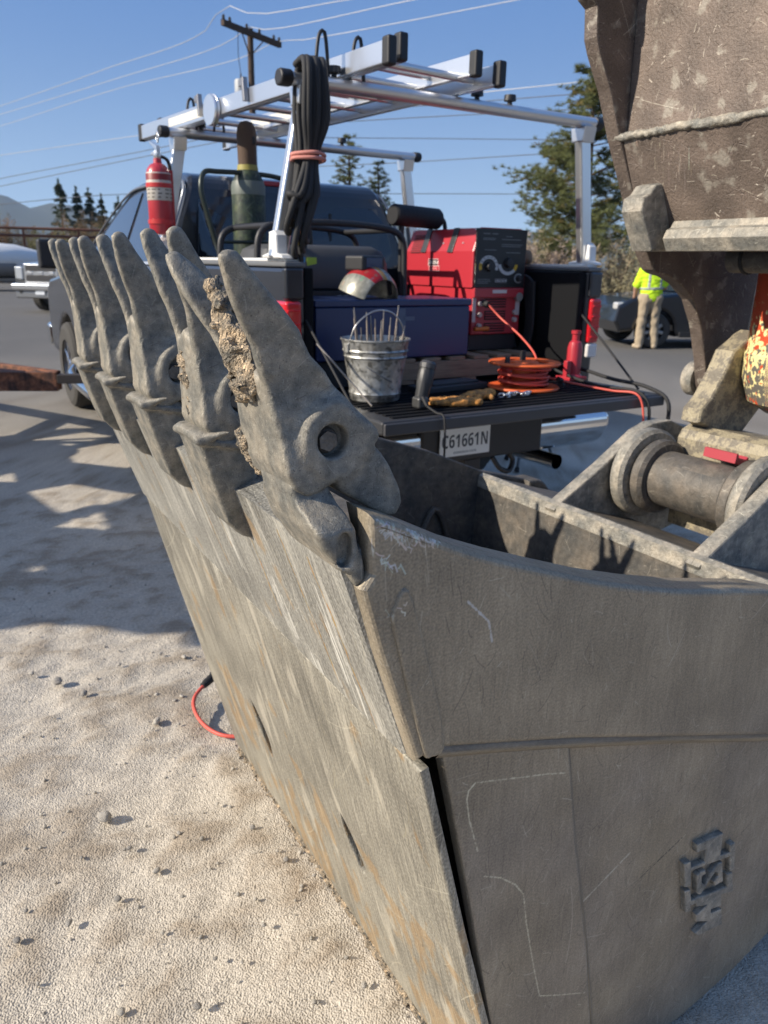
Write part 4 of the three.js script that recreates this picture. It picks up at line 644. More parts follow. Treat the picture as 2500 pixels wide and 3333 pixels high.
{ // red engine-driven welder
  const w = onTruck('welder_generator', 'red engine driven welder with black gauge panel on the pallet', 'welder', [0.51, 1.0, -0.67]);
  const X = 0.185, F = 0.335, Bk = -0.335;
  part('base_frame', box(0.34, 0.09, 0.6, 0, 0.047, 0, 0.006), blackPlastic, w);
  part('lower_case', box(0.345, 0.26, 0.63, 0, 0.222, 0.008, 0.006), redPaint, w);
  part('hood', prism([[-X, 0.345], [-X, 0.535], [-X + 0.045, 0.655], [X - 0.045, 0.655], [X, 0.535], [X, 0.345]], Bk, F - 0.012, 0.006), redPaint, w);
  // grille slots, strap plates and badge on the left flank
  const tilt = new THREE.Group(); tilt.name = 'left_flank'; tilt.position.set(-X - 0.001, 0.535, 0); tilt.rotation.z = -Math.atan2(0.045, 0.12); w.add(tilt);
  for (let i = 0; i < 9; i++) part('vent_slot', box(0.004, 0.0055, 0.1, -0.0005, 0.004 + i * 0.0125 - 0.01, -0.235, 0), mat([0.05, 0.004, 0.006], 0.7), tilt);
  for (const z of [-0.15, 0.115]) part('strap_plate', box(0.005, 0.14, 0.05, -0.003, 0.062, z, 0.002), mat([0.09, 0.095, 0.1], 0.35, 0.6), tilt);
  for (const [y, z] of [[0.045, 0.03], [0.045, 0.215], [0.12, -0.31], [0.12, 0.29]]) part('screw', cyl(0.005, 0.005, V(0, y, z), V(-0.004, y, z), 8), aluminium, tilt);
  const badge = tex([256, 160], 0, null, (g, W, H) => { g.fillStyle = '#b0303f'; g.fillRect(0, 0, W, H); g.strokeStyle = '#e6d6d4'; g.lineWidth = 5; g.strokeRect(4, 4, 216, 86); g.strokeRect(24, 92, 226, 60); g.fillStyle = '#4b3c40'; g.fillRect(8, 8, 208, 78); g.fillStyle = '#ece6e2'; g.font = 'bold 54px sans-serif'; g.textAlign = 'center'; g.fillText('LINCOLN', 112, 66); g.fillStyle = '#e2a9a9'; g.font = 'bold 30px sans-serif'; g.fillText('ELECTRIC', 138, 134); });
  { const g = new THREE.PlaneGeometry(0.115, 0.07); g.rotateY(-Math.PI / 2); const o = part('maker_badge', g, mat(0xffffff, 0.45, 0, { map: badge }), w); o.position.set(-X - 0.0015, 0.46, -0.04); }
  // instrument panel
  const panel = tex([512, 512], 0, null, (g, W, H) => {
    g.fillStyle = '#17181a'; g.fillRect(0, 0, W, H);
    const dial = (x, y, r, a0, a1, c) => { g.strokeStyle = c; g.lineWidth = r * 0.34; g.beginPath(); g.arc(x, y, r, a0, a1); g.stroke(); };
    dial(130, 330, 84, -Math.PI, 0.35, '#b9bdbd'); dial(130, 330, 84, -Math.PI - 0.35, -Math.PI + 0.35, '#c9a21c'); dial(330, 300, 88, 0.2, Math.PI - 0.1, '#b9bdbd'); dial(330, 300, 88, 0.1, 0.7, '#c9a21c'); dial(448, 430, 38, 0.6, 5.6, '#8d9192');
    g.fillStyle = '#6c7072'; g.fillRect(60, 40, 70, 8); g.fillRect(150, 40, 60, 8); for (const [x, y, w] of [[60, 80, 130], [60, 92, 120], [290, 60, 70], [250, 86, 200], [250, 130, 220], [250, 146, 200], [80, 180, 120], [300, 200, 150], [20, 440, 130], [20, 456, 140], [20, 472, 110]]) g.fillRect(x, y, w, 6);
    g.strokeStyle = '#a7a9aa'; g.lineWidth = 3; g.strokeRect(206, 436, 116, 32); g.fillStyle = '#c9cbca'; g.font = 'bold 27px sans-serif'; g.textAlign = 'center'; g.fillText('LINCOLN', 264, 462);
    g.fillStyle = '#d8d8d4'; g.font = 'bold 18px sans-serif'; for (let i = 0; i < 8; i++) { const a = -Math.PI * 0.95 + i * 0.42; g.fillStyle = '#222'; g.fillText(String(40 + i * 25), 130 + 84 * Math.cos(a), 336 + 84 * Math.sin(a)); }
  });
  { const g = new THREE.BoxGeometry(0.35, 0.305, 0.012); g.translate(0, 0.5, F); part('gauge_panel', g, mat(0xffffff, 0.35, 0, { map: panel }), w); }
  part('panel_hood', prism([[-X, 0.348], [-X, 0.535], [-X + 0.045, 0.658], [X - 0.045, 0.658], [X, 0.535], [X, 0.348]].map(([x, y]) => [x * 1.004, y]), F - 0.013, F - 0.004, 0.002), redPaint, w);
  for (const [x, y, r] of [[-0.085, 0.455, 0.026], [0.05, 0.478, 0.028], [0.131, 0.392, 0.016]]) { part('dial_knob', turned([[0, 0.022], [r * 0.8, 0.02], [r, 0], [r, -0.004]], V(x, y, F + 0.007), V(0, 0, 1), 24), blackPlastic, w); }
  part('front_lip', box(0.352, 0.05, 0.02, 0, 0.318, F - 0.002, 0.004), redPaint, w);
  part('data_label', box(0.1, 0.018, 0.002, -0.0, 0.325, F + 0.009, 0), mat([0.66, 0.62, 0.58], 0.5), w);
  for (let i = 0; i < 3; i++) { part('louvre_recess', box(0.15, 0.05, 0.004, -0.01, 0.262 - i * 0.066, F - 0.012, 0), mat([0.012, 0.008, 0.008], 0.7), w); for (let k = 0; k < 3; k++) part('louvre_blade', box(0.14, 0.006, 0.012, -0.01, 0.248 - i * 0.066 + k * 0.014, F - 0.012, 0.002), redPaint, w); }
  part('side_label', box(0.022, 0.13, 0.002, -0.16, 0.225, F - 0.0095, 0), mat([0.5, 0.46, 0.45], 0.5), w); part('side_label', box(0.03, 0.09, 0.002, 0.15, 0.24, F - 0.0095, 0), mat([0.5, 0.46, 0.45], 0.5), w);
  for (const [x, y] of [[-0.125, 0.26], [-0.125, 0.2], [-0.125, 0.14], [0.13, 0.21], [0.13, 0.17]]) part('socket', cyl(0.015, 0.013, V(x, y, F - 0.01), V(x, y, F + 0.006), 16), mat([0.5, 0.42, 0.38], 0.5), w);
  part('hour_meter', cyl(0.024, 0.024, V(0.145, 0.295, F - 0.01), V(0.145, 0.295, F + 0.012), 20), mat([0.4, 0.4, 0.38], 0.3, 0.6), w);
  part('power_plug', cyl(0.018, 0.015, V(-0.105, 0.265, F), V(-0.1, 0.258, F + 0.04), 14), blackRubber, w);
  part('orange_grip', cyl(0.011, 0.012, V(-0.18, 0.125, F + 0.03), V(-0.09, 0.128, F + 0.035), 12), mat([0.6, 0.16, 0.02], 0.5), w);
}
{ // portable generator behind the tool chest
  const g = onTruck('portable_generator', 'grey portable generator in a black tube frame beside the gas cylinder', 'generator', [-0.40, 0.863, -0.83]);
  const grey = mat([0.06, 0.062, 0.066], 0.55), top = grey;
  part('engine_block', box(0.62, 0.38, 0.42, 0, 0.24, 0, 0.03), grey, g);
  part('fuel_tank', (() => { const r = []; for (const [y, a, b] of [[0.47, 0.37, 0.24], [0.5, 0.385, 0.25], [0.6, 0.375, 0.245], [0.66, 0.35, 0.22], [0.685, 0.30, 0.18]]) { const ring = []; for (let i = 0; i < 28; i++) { const t = i / 28 * 6.2832, c = Math.cos(t), s = Math.sin(t); ring.push([a * Math.sign(c) * Math.pow(Math.abs(c), 0.35), y, b * Math.sign(s) * Math.pow(Math.abs(s), 0.35)]); } r.push(ring); } return loft(r.reverse()); })(), top, g);
  part('control_panel', box(0.66, 0.17, 0.02, 0, 0.375, 0.225, 0.01), blackPlastic, g);
  part('info_sticker', box(0.055, 0.045, 0.002, -0.19, 0.60, 0.2435, 0), mat([0.05, 0.28, 0.55], 0.5), g); part('info_sticker', box(0.055, 0.045, 0.002, -0.125, 0.60, 0.2435, 0), mat([0.35, 0.5, 0.05], 0.5), g);
  for (const x of [0.04, 0.08, 0.17]) part('panel_label', box(x > 0.1 ? 0.12 : 0.025, 0.03, 0.002, x, 0.42, 0.2362, 0), mat([0.45, 0.45, 0.44], 0.5), g);
  for (const z of [-0.26, 0.26]) part('frame_tube', tube([[-0.43, 0.03, z], [-0.43, 0.55, z], [-0.41, 0.73, z], [-0.34, 0.77, z], [0.34, 0.77, z], [0.41, 0.73, z], [0.43, 0.55, z], [0.43, 0.03, z]], 0.017, 90, 10), blackPlastic, g);
  for (const [x, y] of [[-0.34, 0.77], [0.34, 0.77], [-0.43, 0.1], [0.43, 0.1]]) part('cross_tube', cyl(0.015, 0.015, V(x, y, -0.26), V(x, y, 0.26), 12), blackPlastic, g);
  for (const s of [-1, 1]) part('skid', cyl(0.018, 0.018, V(s * 0.43, 0.019, -0.26), V(s * 0.43, 0.019, 0.26), 12), blackPlastic, g);
  part('recoil_cover', cyl(0.12, 0.1, V(0.31, 0.25, 0), V(0.36, 0.25, 0), 24), blackPlastic, g);
}
{ // gas cylinder with brown cap on a hand cart
  const c = onTruck('gas_cylinder', 'dark green gas cylinder with brown cap standing in the bed', 'gas cylinder', [-0.56, 0.863, -1.32]);
  const green = mat(0xffffff, 0.5, 0, { map: grime(256, 0.5, [44, 56, 42], 0.9, 211, (g, W, H) => scratches(g, W, H, 40, 40, 3, ['rgba(120,112,92,.35)', 'rgba(150,150,140,.3)'])) });
  part('shell', boxUV(turned([[0, 0], [0.09, 0], [0.095, 0.01], [0.095, 0.98], [0.088, 1.03], [0.066, 1.075], [0.05, 1.1], [0, 1.1]], V(0, 0, 0), V(0, 1, 0), 44)), green, c);
  part('neck_ring', turned([[0.048, 0], [0.06, 0.002], [0.056, 0.03], [0.046, 0.03]], V(0, 1.085, 0), V(0, 1, 0), 32), mat([0.3, 0.26, 0.06], 0.6), c);
  part('cap', boxUV(turned([[0.052, 0], [0.054, 0.1], [0.056, 0.16], [0.05, 0.2], [0.034, 0.225], [0, 0.235]], V(0, 1.11, 0), V(0, 1, 0), 36)), mat([0.09, 0.055, 0.035], 0.7, 0.2, { bumpMap: castBump, bumpScale: 0.002 }), c);
  part('cap_hole', box(0.02, 0.04, 0.01, 0.02, 1.24, 0.05, 0.003), blackPlastic, c);
  part('shoulder_label', turned([[0.0925, 0], [0.0965, 0.002], [0.0965, 0.05], [0.0885, 0.075]], V(0, 0.955, 0), V(0, 1, 0), 36).scale(1, 1, 1), mat([0.12, 0.14, 0.12], 0.5), c);
  const k = onTruck('hand_cart', 'dark tubular hand cart frame round the gas cylinder', 'hand cart', [-0.56, 0.863, -1.30]);
  const tubeM = mat([0.035, 0.045, 0.038], 0.35, 0.3);
  part('back_frame', tube([[-0.24, 0.06, 0.02], [-0.22, 0.35, 0.03], [-0.2, 0.55, 0.05], [-0.27, 0.8, 0.07], [-0.31, 0.98, 0.07], [-0.28, 1.055, 0.05], [-0.2, 1.065, 0.03], [0.18, 1.06, 0.0], [0.27, 1.02, 0.03], [0.32, 0.9, 0.07], [0.35, 0.6, 0.07], [0.3, 0.06, 0.03]], 0.014, 140, 10), tubeM, k);
  for (const y of [0.3, 0.7]) part('brace', tube([[-0.23, y, 0.05], [0, y, 0.13], [0.31, y, 0.05]], 0.01, 24, 8), tubeM, k);
  for (const s of [-1, 1]) { const wh = part('cart_wheel', turned([[0, -0.02], [0.1, -0.02], [0.115, 0], [0.1, 0.02], [0, 0.02]], V(s * 0.33, 0.12, 0.0), V(1, 0, 0), 28), blackRubber, k); }
}
{ // black perforated muffler on its stand
  const m = onTruck('exhaust_muffler', 'black perforated muffler cylinder raised on a post behind the welder', 'muffler', [0.24, 0.863, -0.80]);
  part('drum', turned([[0, 0], [0.05, 0], [0.058, 0.012], [0.058, 0.33], [0.05, 0.342], [0, 0.342]], V(-0.17, 0.862, 0.03), V(1, -0.03, -0.1), 32), mat([0.016, 0.016, 0.018], 0.6, 0.2, { bumpMap: tex(128, 0.02, (u, v) => Math.hypot(u - 0.5, v - 0.5) < 0.3 ? 40 : 220, null, false), bumpScale: 0.002 }), m);
  part('post', cyl(0.016, 0.016, V(-0.1, 0, 0.02), V(-0.1, 0.83, 0.02), 14), blackPlastic, m); part('post', cyl(0.014, 0.014, V(0.1, 0.8, 0), V(0.1, 0.83, 0), 14), blackPlastic, m);
  part('tail_pipe', tube([[0.17, 0.85, -0.01], [0.205, 0.85, -0.01], [0.22, 0.83, -0.01], [0.222, 0.76, 0]], 0.013, 24, 10), blackPlastic, m);
}
{ // welding helmet resting on the chest
  const h = onTruck('welding_helmet', 'silver welding helmet with flag stickers and red band on the tool chest', 'welding helmet', [-0.37, 1.296, -0.31], 0.25);
  const art = tex([512, 256], 0, (u, v) => { const n = fbm(u * 12, v * 12, 3, 0, 221); return [112 + 70 * n, 112 + 68 * n, 104 + 62 * n]; }, (g, W, H) => {
    g.fillStyle = '#a9262b'; g.beginPath(); g.moveTo(300, 0); g.lineTo(380, 0); g.lineTo(430, 256); g.lineTo(330, 256); g.fill();
    g.fillStyle = '#b7853f'; g.fillRect(262, 0, 34, 256);
    g.save(); g.translate(130, 60); g.rotate(0.1); for (let i = 0; i < 9; i++) { g.fillStyle = i % 2 ? '#d8d2c8' : '#b3564b'; g.fillRect(0, i * 15, 100, 15); } g.fillStyle = '#39405f'; g.fillRect(0, 70, 44, 65); g.restore();
    for (let i = 0; i < 30; i++) { g.fillStyle = `rgba(${rr(90, 220)},${rr(90, 210)},${rr(85, 200)},.45)`; g.fillRect(rnd() * W, rnd() * H, rr(6, 40), rr(4, 18)); }
  });
  // domed shell: half of a tall ellipsoid, mouth turned to the tail
  const pos = [], uv = [], idx = [], nu = 40, nv = 22;
  for (const off of [0, -0.006]) for (let j = 0; j <= nv; j++) for (let i = 0; i <= nu; i++) { const a = Math.PI * (0.02 + 0.96 * i / nu), b = Math.PI * (0.10 + 0.62 * j / nv), r = 1 + off * 6; pos.push(Math.cos(a) * Math.sin(b) * 0.155 * r, Math.sin(a) * Math.sin(b) * 0.16 * r + 0.002, -Math.cos(b) * 0.15 * r + 0.02); uv.push(i / nu, j / nv); }
  const n1 = (nu + 1) * (nv + 1); for (const o of [0, n1]) for (let j = 0; j < nv; j++) for (let i = 0; i < nu; i++) { const a = o + j * (nu + 1) + i, b = a + 1, c = a + nu + 1, d = c + 1; o ? idx.push(a, b, c, b, d, c) : idx.push(a, c, b, b, c, d); }
  for (let i = 0; i < nu; i++) { const a = nv * (nu + 1) + i; idx.push(a, a + n1, a + 1, a + 1, a + n1, a + 1 + n1); }
  const g = new THREE.BufferGeometry(); g.setAttribute('position', new THREE.Float32BufferAttribute(pos, 3)); g.setAttribute('uv', new THREE.Float32BufferAttribute(uv, 2)); g.setIndex(idx); g.computeVertexNormals();
  part('shell', g, mat(0xffffff, 0.35, 0.3, { map: art }), h).rotation.set(0.25, 0, -0.15);
  const v = part('visor', box(0.16, 0.075, 0.13, 0.0, 0.165, 0.0, 0.014), blackPlastic, h); part('lens', box(0.11, 0.045, 0.004, 0.0, 0.168, 0.0655, 0.002), mat([0.02, 0.03, 0.09], 0.08), v);
  part('head_band', tube([[-0.11, 0.02, 0.07], [-0.06, 0.1, 0.1], [0.05, 0.11, 0.1], [0.11, 0.02, 0.07]], 0.012, 24, 8), blackPlastic, h);
}
{ // galvanised bucket of welding rods
  const b = onTruck('metal_bucket', 'galvanised metal bucket full of welding rods on the tailgate', 'bucket', [-0.585, DECK, 0.16]);
  const zinc = mat(0xffffff, 0.32, 0.85, { map: tex(256, 0.3, (u, v) => { const n = fbm(u * 12, v * 12, 4, 12, 231), k = sstep(0.5, 0.75, fbm(u * 9 + 4, v * 9, 3, 9, 232)); const c = 176 + 60 * (n - 0.5) - 55 * k; return [c, c, c - 4]; }), roughnessMap: tex(256, 0.3, (u, v) => [0, 255 * (0.28 + 0.4 * fbm(u * 14, v * 14, 3, 14, 233)), 255], null, false) });
  zinc.roughness = 1;
  const H = 0.27, rT = 0.15, rB = 0.108, pr = y => lerp(rB, rT, y / H);
  part('pail', boxUV(turned([[0, 0.004], [rB - 0.004, 0.0], [rB + 0.003, 0.006], [pr(0.03) + 0.002, 0.03], [pr(0.036) + 0.004, 0.036], [pr(0.044), 0.044], [pr(0.19), 0.19], [pr(0.196) + 0.005, 0.196], [pr(0.203), 0.203], [pr(0.216), 0.216], [pr(0.222) + 0.005, 0.222], [pr(0.229), 0.229], [rT, H - 0.006], [rT + 0.006, H - 0.003], [rT + 0.006, H + 0.003], [rT, H + 0.004], [rT - 0.003, H - 0.004], [pr(0.1) - 0.003, 0.1], [rB - 0.004, 0.008], [0, 0.009]], V(0, 0, 0), V(0, 1, 0), 56)), zinc, b);
  part('bail_handle', tube([[-0.148, 0.25, 0.02], [-0.12, 0.335, 0.04], [-0.04, 0.39, 0.05], [0.05, 0.385, 0.045], [0.12, 0.325, 0.03], [0.15, 0.25, 0.0]], 0.0035, 50, 8), mat([0.5, 0.5, 0.5], 0.35, 0.9), b);
  for (const s of [-1, 1]) part('handle_ear', box(0.012, 0.04, 0.035, s * (rT - 0.002), 0.235, 0.005, 0.004), zinc, b);
  part('wire_scratch', tube([[-0.12, 0.19, 0.055], [-0.09, 0.155, 0.095], [-0.04, 0.12, 0.125], [0.01, 0.095, 0.128]], 0.003, 20, 6), mat([0.25, 0.25, 0.25], 0.4, 0.8), b);
  const rods = [[-0.10, 0.04, -0.25, 0.1], [-0.02, 0.09, 0.1, 0.05], [0.03, 0.08, 0.18, 0.0], [0.05, 0.1, 0.62, 0.1], [-0.06, -0.05, -0.3, -0.1], [0.0, -0.06, -0.08, -0.2], [0.06, -0.03, 0.12, -0.2], [0.09, 0.02, 0.4, -0.1], [-0.05, 0.02, -0.1, -0.1], [0.02, 0.0, -0.15, 0.0], [0.1, 0.03, 0.2, 0.1], [-0.09, -0.02, -0.2, -0.2], [0.04, -0.08, 0.0, -0.3]];
  rods.forEach(([x, z, lx, lz], i) => {
    const p = truckPt(-0.585 + x * 0.7, DECK + 0.02, 0.16 + z * 0.7), o = thing('welding_rod', 'used welding rod standing in the metal bucket', 'welding rod', p.toArray(), T_TURN, 'rods in the metal bucket');
    const L = 0.27 + 0.10 * ((i * 37 % 10) / 10), d = V(lx * 0.35, 1, lz * 0.35).normalize();
    part('rod', cyl(0.0045, 0.004, V(0, 0, 0), d.clone().multiplyScalar(L), 8), mat([0.24, 0.2, 0.17], 0.7), o); part('bare_end', cyl(0.0022, 0.0022, d.clone().multiplyScalar(L), d.clone().multiplyScalar(L + 0.035), 6), mat([0.35, 0.33, 0.31], 0.4, 0.8), o);
  });
  const a = truckPt(-0.70, DECK + 0.006, 0.33), c = truckPt(-0.86, 1.13, 0.13), lr = thing('welding_rod', 'long welding rod leaning beside the metal bucket', 'welding rod', a.toArray(), 0);
  part('rod', cyl(0.004, 0.004, V(0, 0, 0), c.clone().sub(a), 8), mat([0.3, 0.27, 0.24], 0.6), lr);
}
{ // angle grinder standing on its head, cord over the edge
  const g = onTruck('angle_grinder', 'dark grey angle grinder leaning on the tailgate beside the bucket', 'angle grinder', [-0.50, DECK, 0.43]);
  const body = mat([0.03, 0.031, 0.033], 0.45);
  part('motor_housing', turned([[0, 0], [0.024, 0.002], [0.028, 0.02], [0.03, 0.06], [0.035, 0.085], [0.036, 0.135], [0.032, 0.15], [0, 0.154]], V(-0.02, 0.02, 0.0), V(0.3, 1, -0.1), 28), body, g);
  part('end_cap', turned([[0, 0], [0.036, 0], [0.037, 0.02], [0.028, 0.032], [0, 0.034]], V(0.022, 0.163, -0.014), V(0.3, 1, -0.1), 28), mat([0.05, 0.05, 0.053], 0.4), g);
  part('gear_head', box(0.055, 0.05, 0.06, -0.025, 0.026, 0.01, 0.012), mat([0.1, 0.1, 0.1], 0.4, 0.6), g);
  part('cord_guard', cyl(0.009, 0.006, V(-0.03, 0.05, 0.035), V(-0.035, 0.02, 0.075), 12), blackRubber, g);
  part('power_cord', tube([[-0.035, 0.02, 0.075], [-0.037, 0.004, 0.15], [-0.037, 0.0, 0.198], [-0.036, -0.08, 0.212], [-0.04, -0.3, 0.21], [-0.06, -0.6, 0.2], [-0.08, -0.84, 0.16], [-0.2, -0.868, 0.3]], 0.0045, 90, 8), blackRubber, g);
}
{ // pair of tan leather gloves
  const leather = mat(0xffffff, 0.85, 0, { map: grime(256, 0.2, [176, 124, 66], 0.7, 241), bumpMap: castBump, bumpScale: 0.002 });
  const glove = (name, label, at, turn, flip) => {
    const o = onTruck(name, label, 'glove', at, turn, 'leather work gloves');
    const f = (x, y, z) => { let d = Math.hypot(Math.max(Math.abs(x) - 0.035, 0), Math.max(Math.abs(y - 0.016) - 0.004, 0), Math.max(Math.abs(z) - 0.035, 0)) - 0.012; const P = V(x, y, z); for (let k = 0; k < 4; k++) d = smin(d, sdCone(P, V(-0.033 + k * 0.022, 0.018, -0.03), V((-0.045 + k * 0.03) * 1.05, 0.014 + 0.008 * Math.sin(k * 2 + flip), -0.12 + Math.abs(k - 1.4) * 0.012), 0.013, 0.010), 0.006); d = smin(d, sdCone(P, V(flip * 0.035, 0.018, 0.02), V(flip * 0.09, 0.016, -0.03), 0.014, 0.011), 0.008); d = smin(d, sdCone(P, V(0, 0.016, 0.03), V(0, 0.016, 0.09), 0.026, 0.03) + Math.max(0, Math.abs(y - 0.016) - 0.012) * 0.9, 0.012); return Math.max(d, -y + 0.001) + 0.006 * (noise3(x * 45, y * 45, z * 45) - 0.5); };
    part('leather', skinUV(nets(f, [-0.12, -0.01, -0.15], [0.12, 0.07, 0.14], 0.0042)), leather, o);
  };
  glove('leather_glove', 'tan leather glove lying flat with fingers towards the bucket', [-0.34, DECK, 0.45], 1.2, 1);
  glove('leather_glove', 'tan leather glove lying beyond the other glove by the dark board', [-0.13, DECK, 0.34], 1.9, -1);
  const bd = onTruck('dark_board', 'flat dark board lying on the tailgate before the pallet', 'board', [-0.11, DECK, 0.07], 0.1);
  part('slab', box(0.42, 0.03, 0.13, 0, 0.0155, 0, 0.006), mat([0.035, 0.037, 0.042], 0.6), bd);
  part('cloth_fold', box(0.3, 0.012, 0.1, 0.02, 0.036, -0.01, 0.005), mat([0.05, 0.053, 0.06], 0.9), bd);
}
{ // short steel chain
  const c = onTruck('steel_chain', 'short silver steel chain in front of the orange cord reel', 'chain', [0.06, DECK, 0.36]);
  for (let i = 0; i < 12; i++) { const l = part('link', new THREE.TorusGeometry(0.011, 0.0032, 8, 16).scale(1.4, 1, 1), aluBright, c); l.position.set(-0.07 + i * 0.0155, 0.008 + (i % 2) * 0.004, 0.02 * Math.sin(i * 0.9)); l.rotation.set(i % 2 ? Math.PI / 2 : 0.5, rr(-0.4, 0.4), 0.2); }
}
{ // orange cord reel
  const r = onTruck('cord_reel', 'orange plastic cord reel wound with red cord on the tailgate', 'cord reel', [0.27, DECK, 0.19]);
  const ring = y => { const rg = (a, b) => turned([[a, -0.006], [b - 0.004, -0.006], [b, 0], [b - 0.004, 0.006], [a, 0.006], [a, -0.006]], V(0, y, 0), V(0, 1, 0), 48); const arms = [0, 1, 2].map(k => { const g = new THREE.BoxGeometry(0.1, 0.011, 0.05); g.translate(0.09, y, 0); g.rotateY(k * 2.094 + 0.5); return g.toNonIndexed(); }); return mergeGeometries([rg(0.0, 0.07), rg(0.118, 0.18), ...arms].map(g => { const q = g.index ? g.toNonIndexed() : g; for (const n of Object.keys(q.attributes)) if (!['position', 'normal'].includes(n)) q.deleteAttribute(n); return q; })); };
  part('flange', ring(0.008), reelOrange, r); part('flange', ring(0.128), reelOrange, r);
  part('drum', cyl(0.06, 0.06, V(0, 0.012, 0), V(0, 0.122, 0), 28), reelOrange, r);
  const pts = []; for (let i = 0; i <= 150; i++) { const a = i * 0.52, lv = (i % 30) / 30, y = 0.02 + 0.09 * (Math.floor(i / 30) % 2 ? 1 - lv : lv); pts.push([Math.cos(a) * (0.085 + i * 0.0003), y, Math.sin(a) * (0.085 + i * 0.0003)]); }
  part('wound_cord', tube(pts, 0.0062, 900, 6), cableRed, r);
  part('crank_knob', cyl(0.014, 0.012, V(-0.13, 0.126, 0.02), V(-0.13, 0.165, 0.02), 14), blackPlastic, r); part('crank_knob', cyl(0.016, 0.014, V(0.03, 0.126, -0.05), V(0.03, 0.18, -0.05), 14), blackPlastic, r);
  part('plug_end', cyl(0.014, 0.011, V(0.09, 0.06, 0.15), V(0.12, 0.05, 0.15), 12), blackRubber, r); part('plug_end', cyl(0.014, 0.011, V(0.13, 0.03, 0.13), V(0.16, 0.02, 0.12), 12), blackRubber, r);
  // cords
  const P = (x, y, z) => truckPt(x, y, z);
  const c1 = part('red_cable', tube([P(0.41, 1.26, -0.30), P(0.44, 1.2, -0.24), P(0.45, 1.1, -0.05), P(0.42, 1.02, 0.1), P(0.36, 0.96, 0.18), P(0.31, 0.95, 0.16)], 0.0055, 60, 8), cableRed); note(c1, 'red cord running from the welder sockets down to the reel', 'cord');
  const c2 = part('red_cable', tube([P(0.38, 0.93, 0.24), P(0.5, 0.90, 0.36), P(0.58, 0.885, 0.5), P(0.62, 0.882, 0.615), P(0.635, 0.83, 0.645), P(0.64, 0.6, 0.66), P(0.61, 0.3, 0.66), P(0.55, 0.06, 0.7), P(0.4, 0.012, 0.85), P(0.0, 0.01, 1.1), P(-0.6, 0.01, 1.3)], 0.0055, 140, 8), cableRed); note(c2, 'red cord hanging over the tailgate edge to the ground', 'cord');
  const c3 = part('black_cable', tube([P(0.76, 0.95, -0.1), P(0.80, 0.93, 0.05), P(0.79, 0.905, 0.3), P(0.81, 0.89, 0.52), P(0.815, 0.84, 0.645), P(0.82, 0.6, 0.65), P(0.84, 0.2, 0.66), P(0.9, 0.02, 0.7)], 0.010, 90, 8), blackRubber); note(c3, 'thick black cable hanging off the tailgate corner', 'cable');
  const c4 = part('black_cable', tube([P(0.7, 0.95, -0.2), P(0.68, 0.9, 0.1), P(0.64, 0.885, 0.36), P(0.66, 0.884, 0.6), P(0.672, 0.83, 0.65), P(0.68, 0.5, 0.655), P(0.72, 0.1, 0.68), P(0.9, 0.015, 0.8)], 0.008, 90, 8), blackRubber); note(c4, 'thinner black cable lying across the tailgate ribs and over its edge', 'cable');
}
{ // red bottle at the right tail light
  const b = onTruck('bottle_jack', 'red bottle jack standing at the tailgate hinge by the tail light', 'jack', [0.74, DECK, 0.06]);
  part('body', turned([[0, 0], [0.05, 0], [0.05, 0.02], [0.04, 0.03], [0.04, 0.17], [0.032, 0.2], [0.02, 0.21], [0.02, 0.24], [0.026, 0.245], [0.026, 0.262], [0, 0.265]], V(0, 0, 0), V(0, 1, 0), 32), redPaint, b);
  part('pump_socket', box(0.035, 0.09, 0.03, -0.055, 0.06, 0.01, 0.006), redPaint, b); part('base', box(0.13, 0.018, 0.11, -0.01, 0.01, 0, 0.004), redPaint, b);
}
{ // hanging leads and a coat at the right bed wall
  const c = onTruck('cable_coil', 'coil of dark leads hung on the inside of the bed wall', 'cable', [0.76, 0.9, -0.45]);
  const pts = []; for (let k = 0; k < 6; k++) { const d = k * 0.02; pts.push([0.0, 0.5, -0.1 + d], [0.0, 0.2, -0.14 + d], [-0.01, 0.02, -0.02 + d], [0, 0.2, 0.08 + d * 0.5], [0, 0.48, 0.02 + d]); }
  part('leads', tube(pts, 0.011, 240, 8), blackRubber, c);
  const t = onTruck('canvas_bag', 'tan canvas bag slumped on the bed rail behind the welder', 'bag', [0.80, 1.478, -0.62]);
  part('sack', skinUV(nets((x, y, z) => Math.max(smin(sdCone(V(x, y, z), V(-0.05, 0.03, -0.1), V(0.02, 0.035, 0.12), 0.06, 0.05), sdCone(V(x, y, z), V(-0.1, -0.02, 0), V(-0.12, -0.16, 0.02), 0.05, 0.035), 0.05), -1) + 0.02 * (noise3(x * 22, y * 22, z * 22) - 0.5), [-0.2, -0.24, -0.2], [0.1, 0.12, 0.2], 0.008)), mat([0.2, 0.14, 0.09], 0.9), t);
}
{ // three-legged stool standing on the asphalt beyond the bumper
  const s = onTruck('step_stool', 'small grey stool with thin legs standing on the asphalt beyond the bumper', 'stool', [1.6, 0, -1.2]);
  part('seat', turned([[0, 0.36], [0.17, 0.36], [0.18, 0.375], [0.17, 0.39], [0, 0.39]], V(0, 0, 0), V(0, 1, 0), 32), mat([0.2, 0.21, 0.22], 0.4, 0.5), s);
  for (let k = 0; k < 3; k++) { const a = k * 2.094 + 0.5; const l = part('leg', cyl(0.012, 0.012, V(Math.cos(a) * 0.22, 0.0, Math.sin(a) * 0.22), V(Math.cos(a) * 0.1, 0.365, Math.sin(a) * 0.1), 10), mat([0.12, 0.13, 0.14], 0.4, 0.6), s); part('foot', cyl(0.02, 0.016, V(Math.cos(a) * 0.225, -0.004, Math.sin(a) * 0.225), V(Math.cos(a) * 0.215, 0.03, Math.sin(a) * 0.215), 10), blackRubber, l); }
}
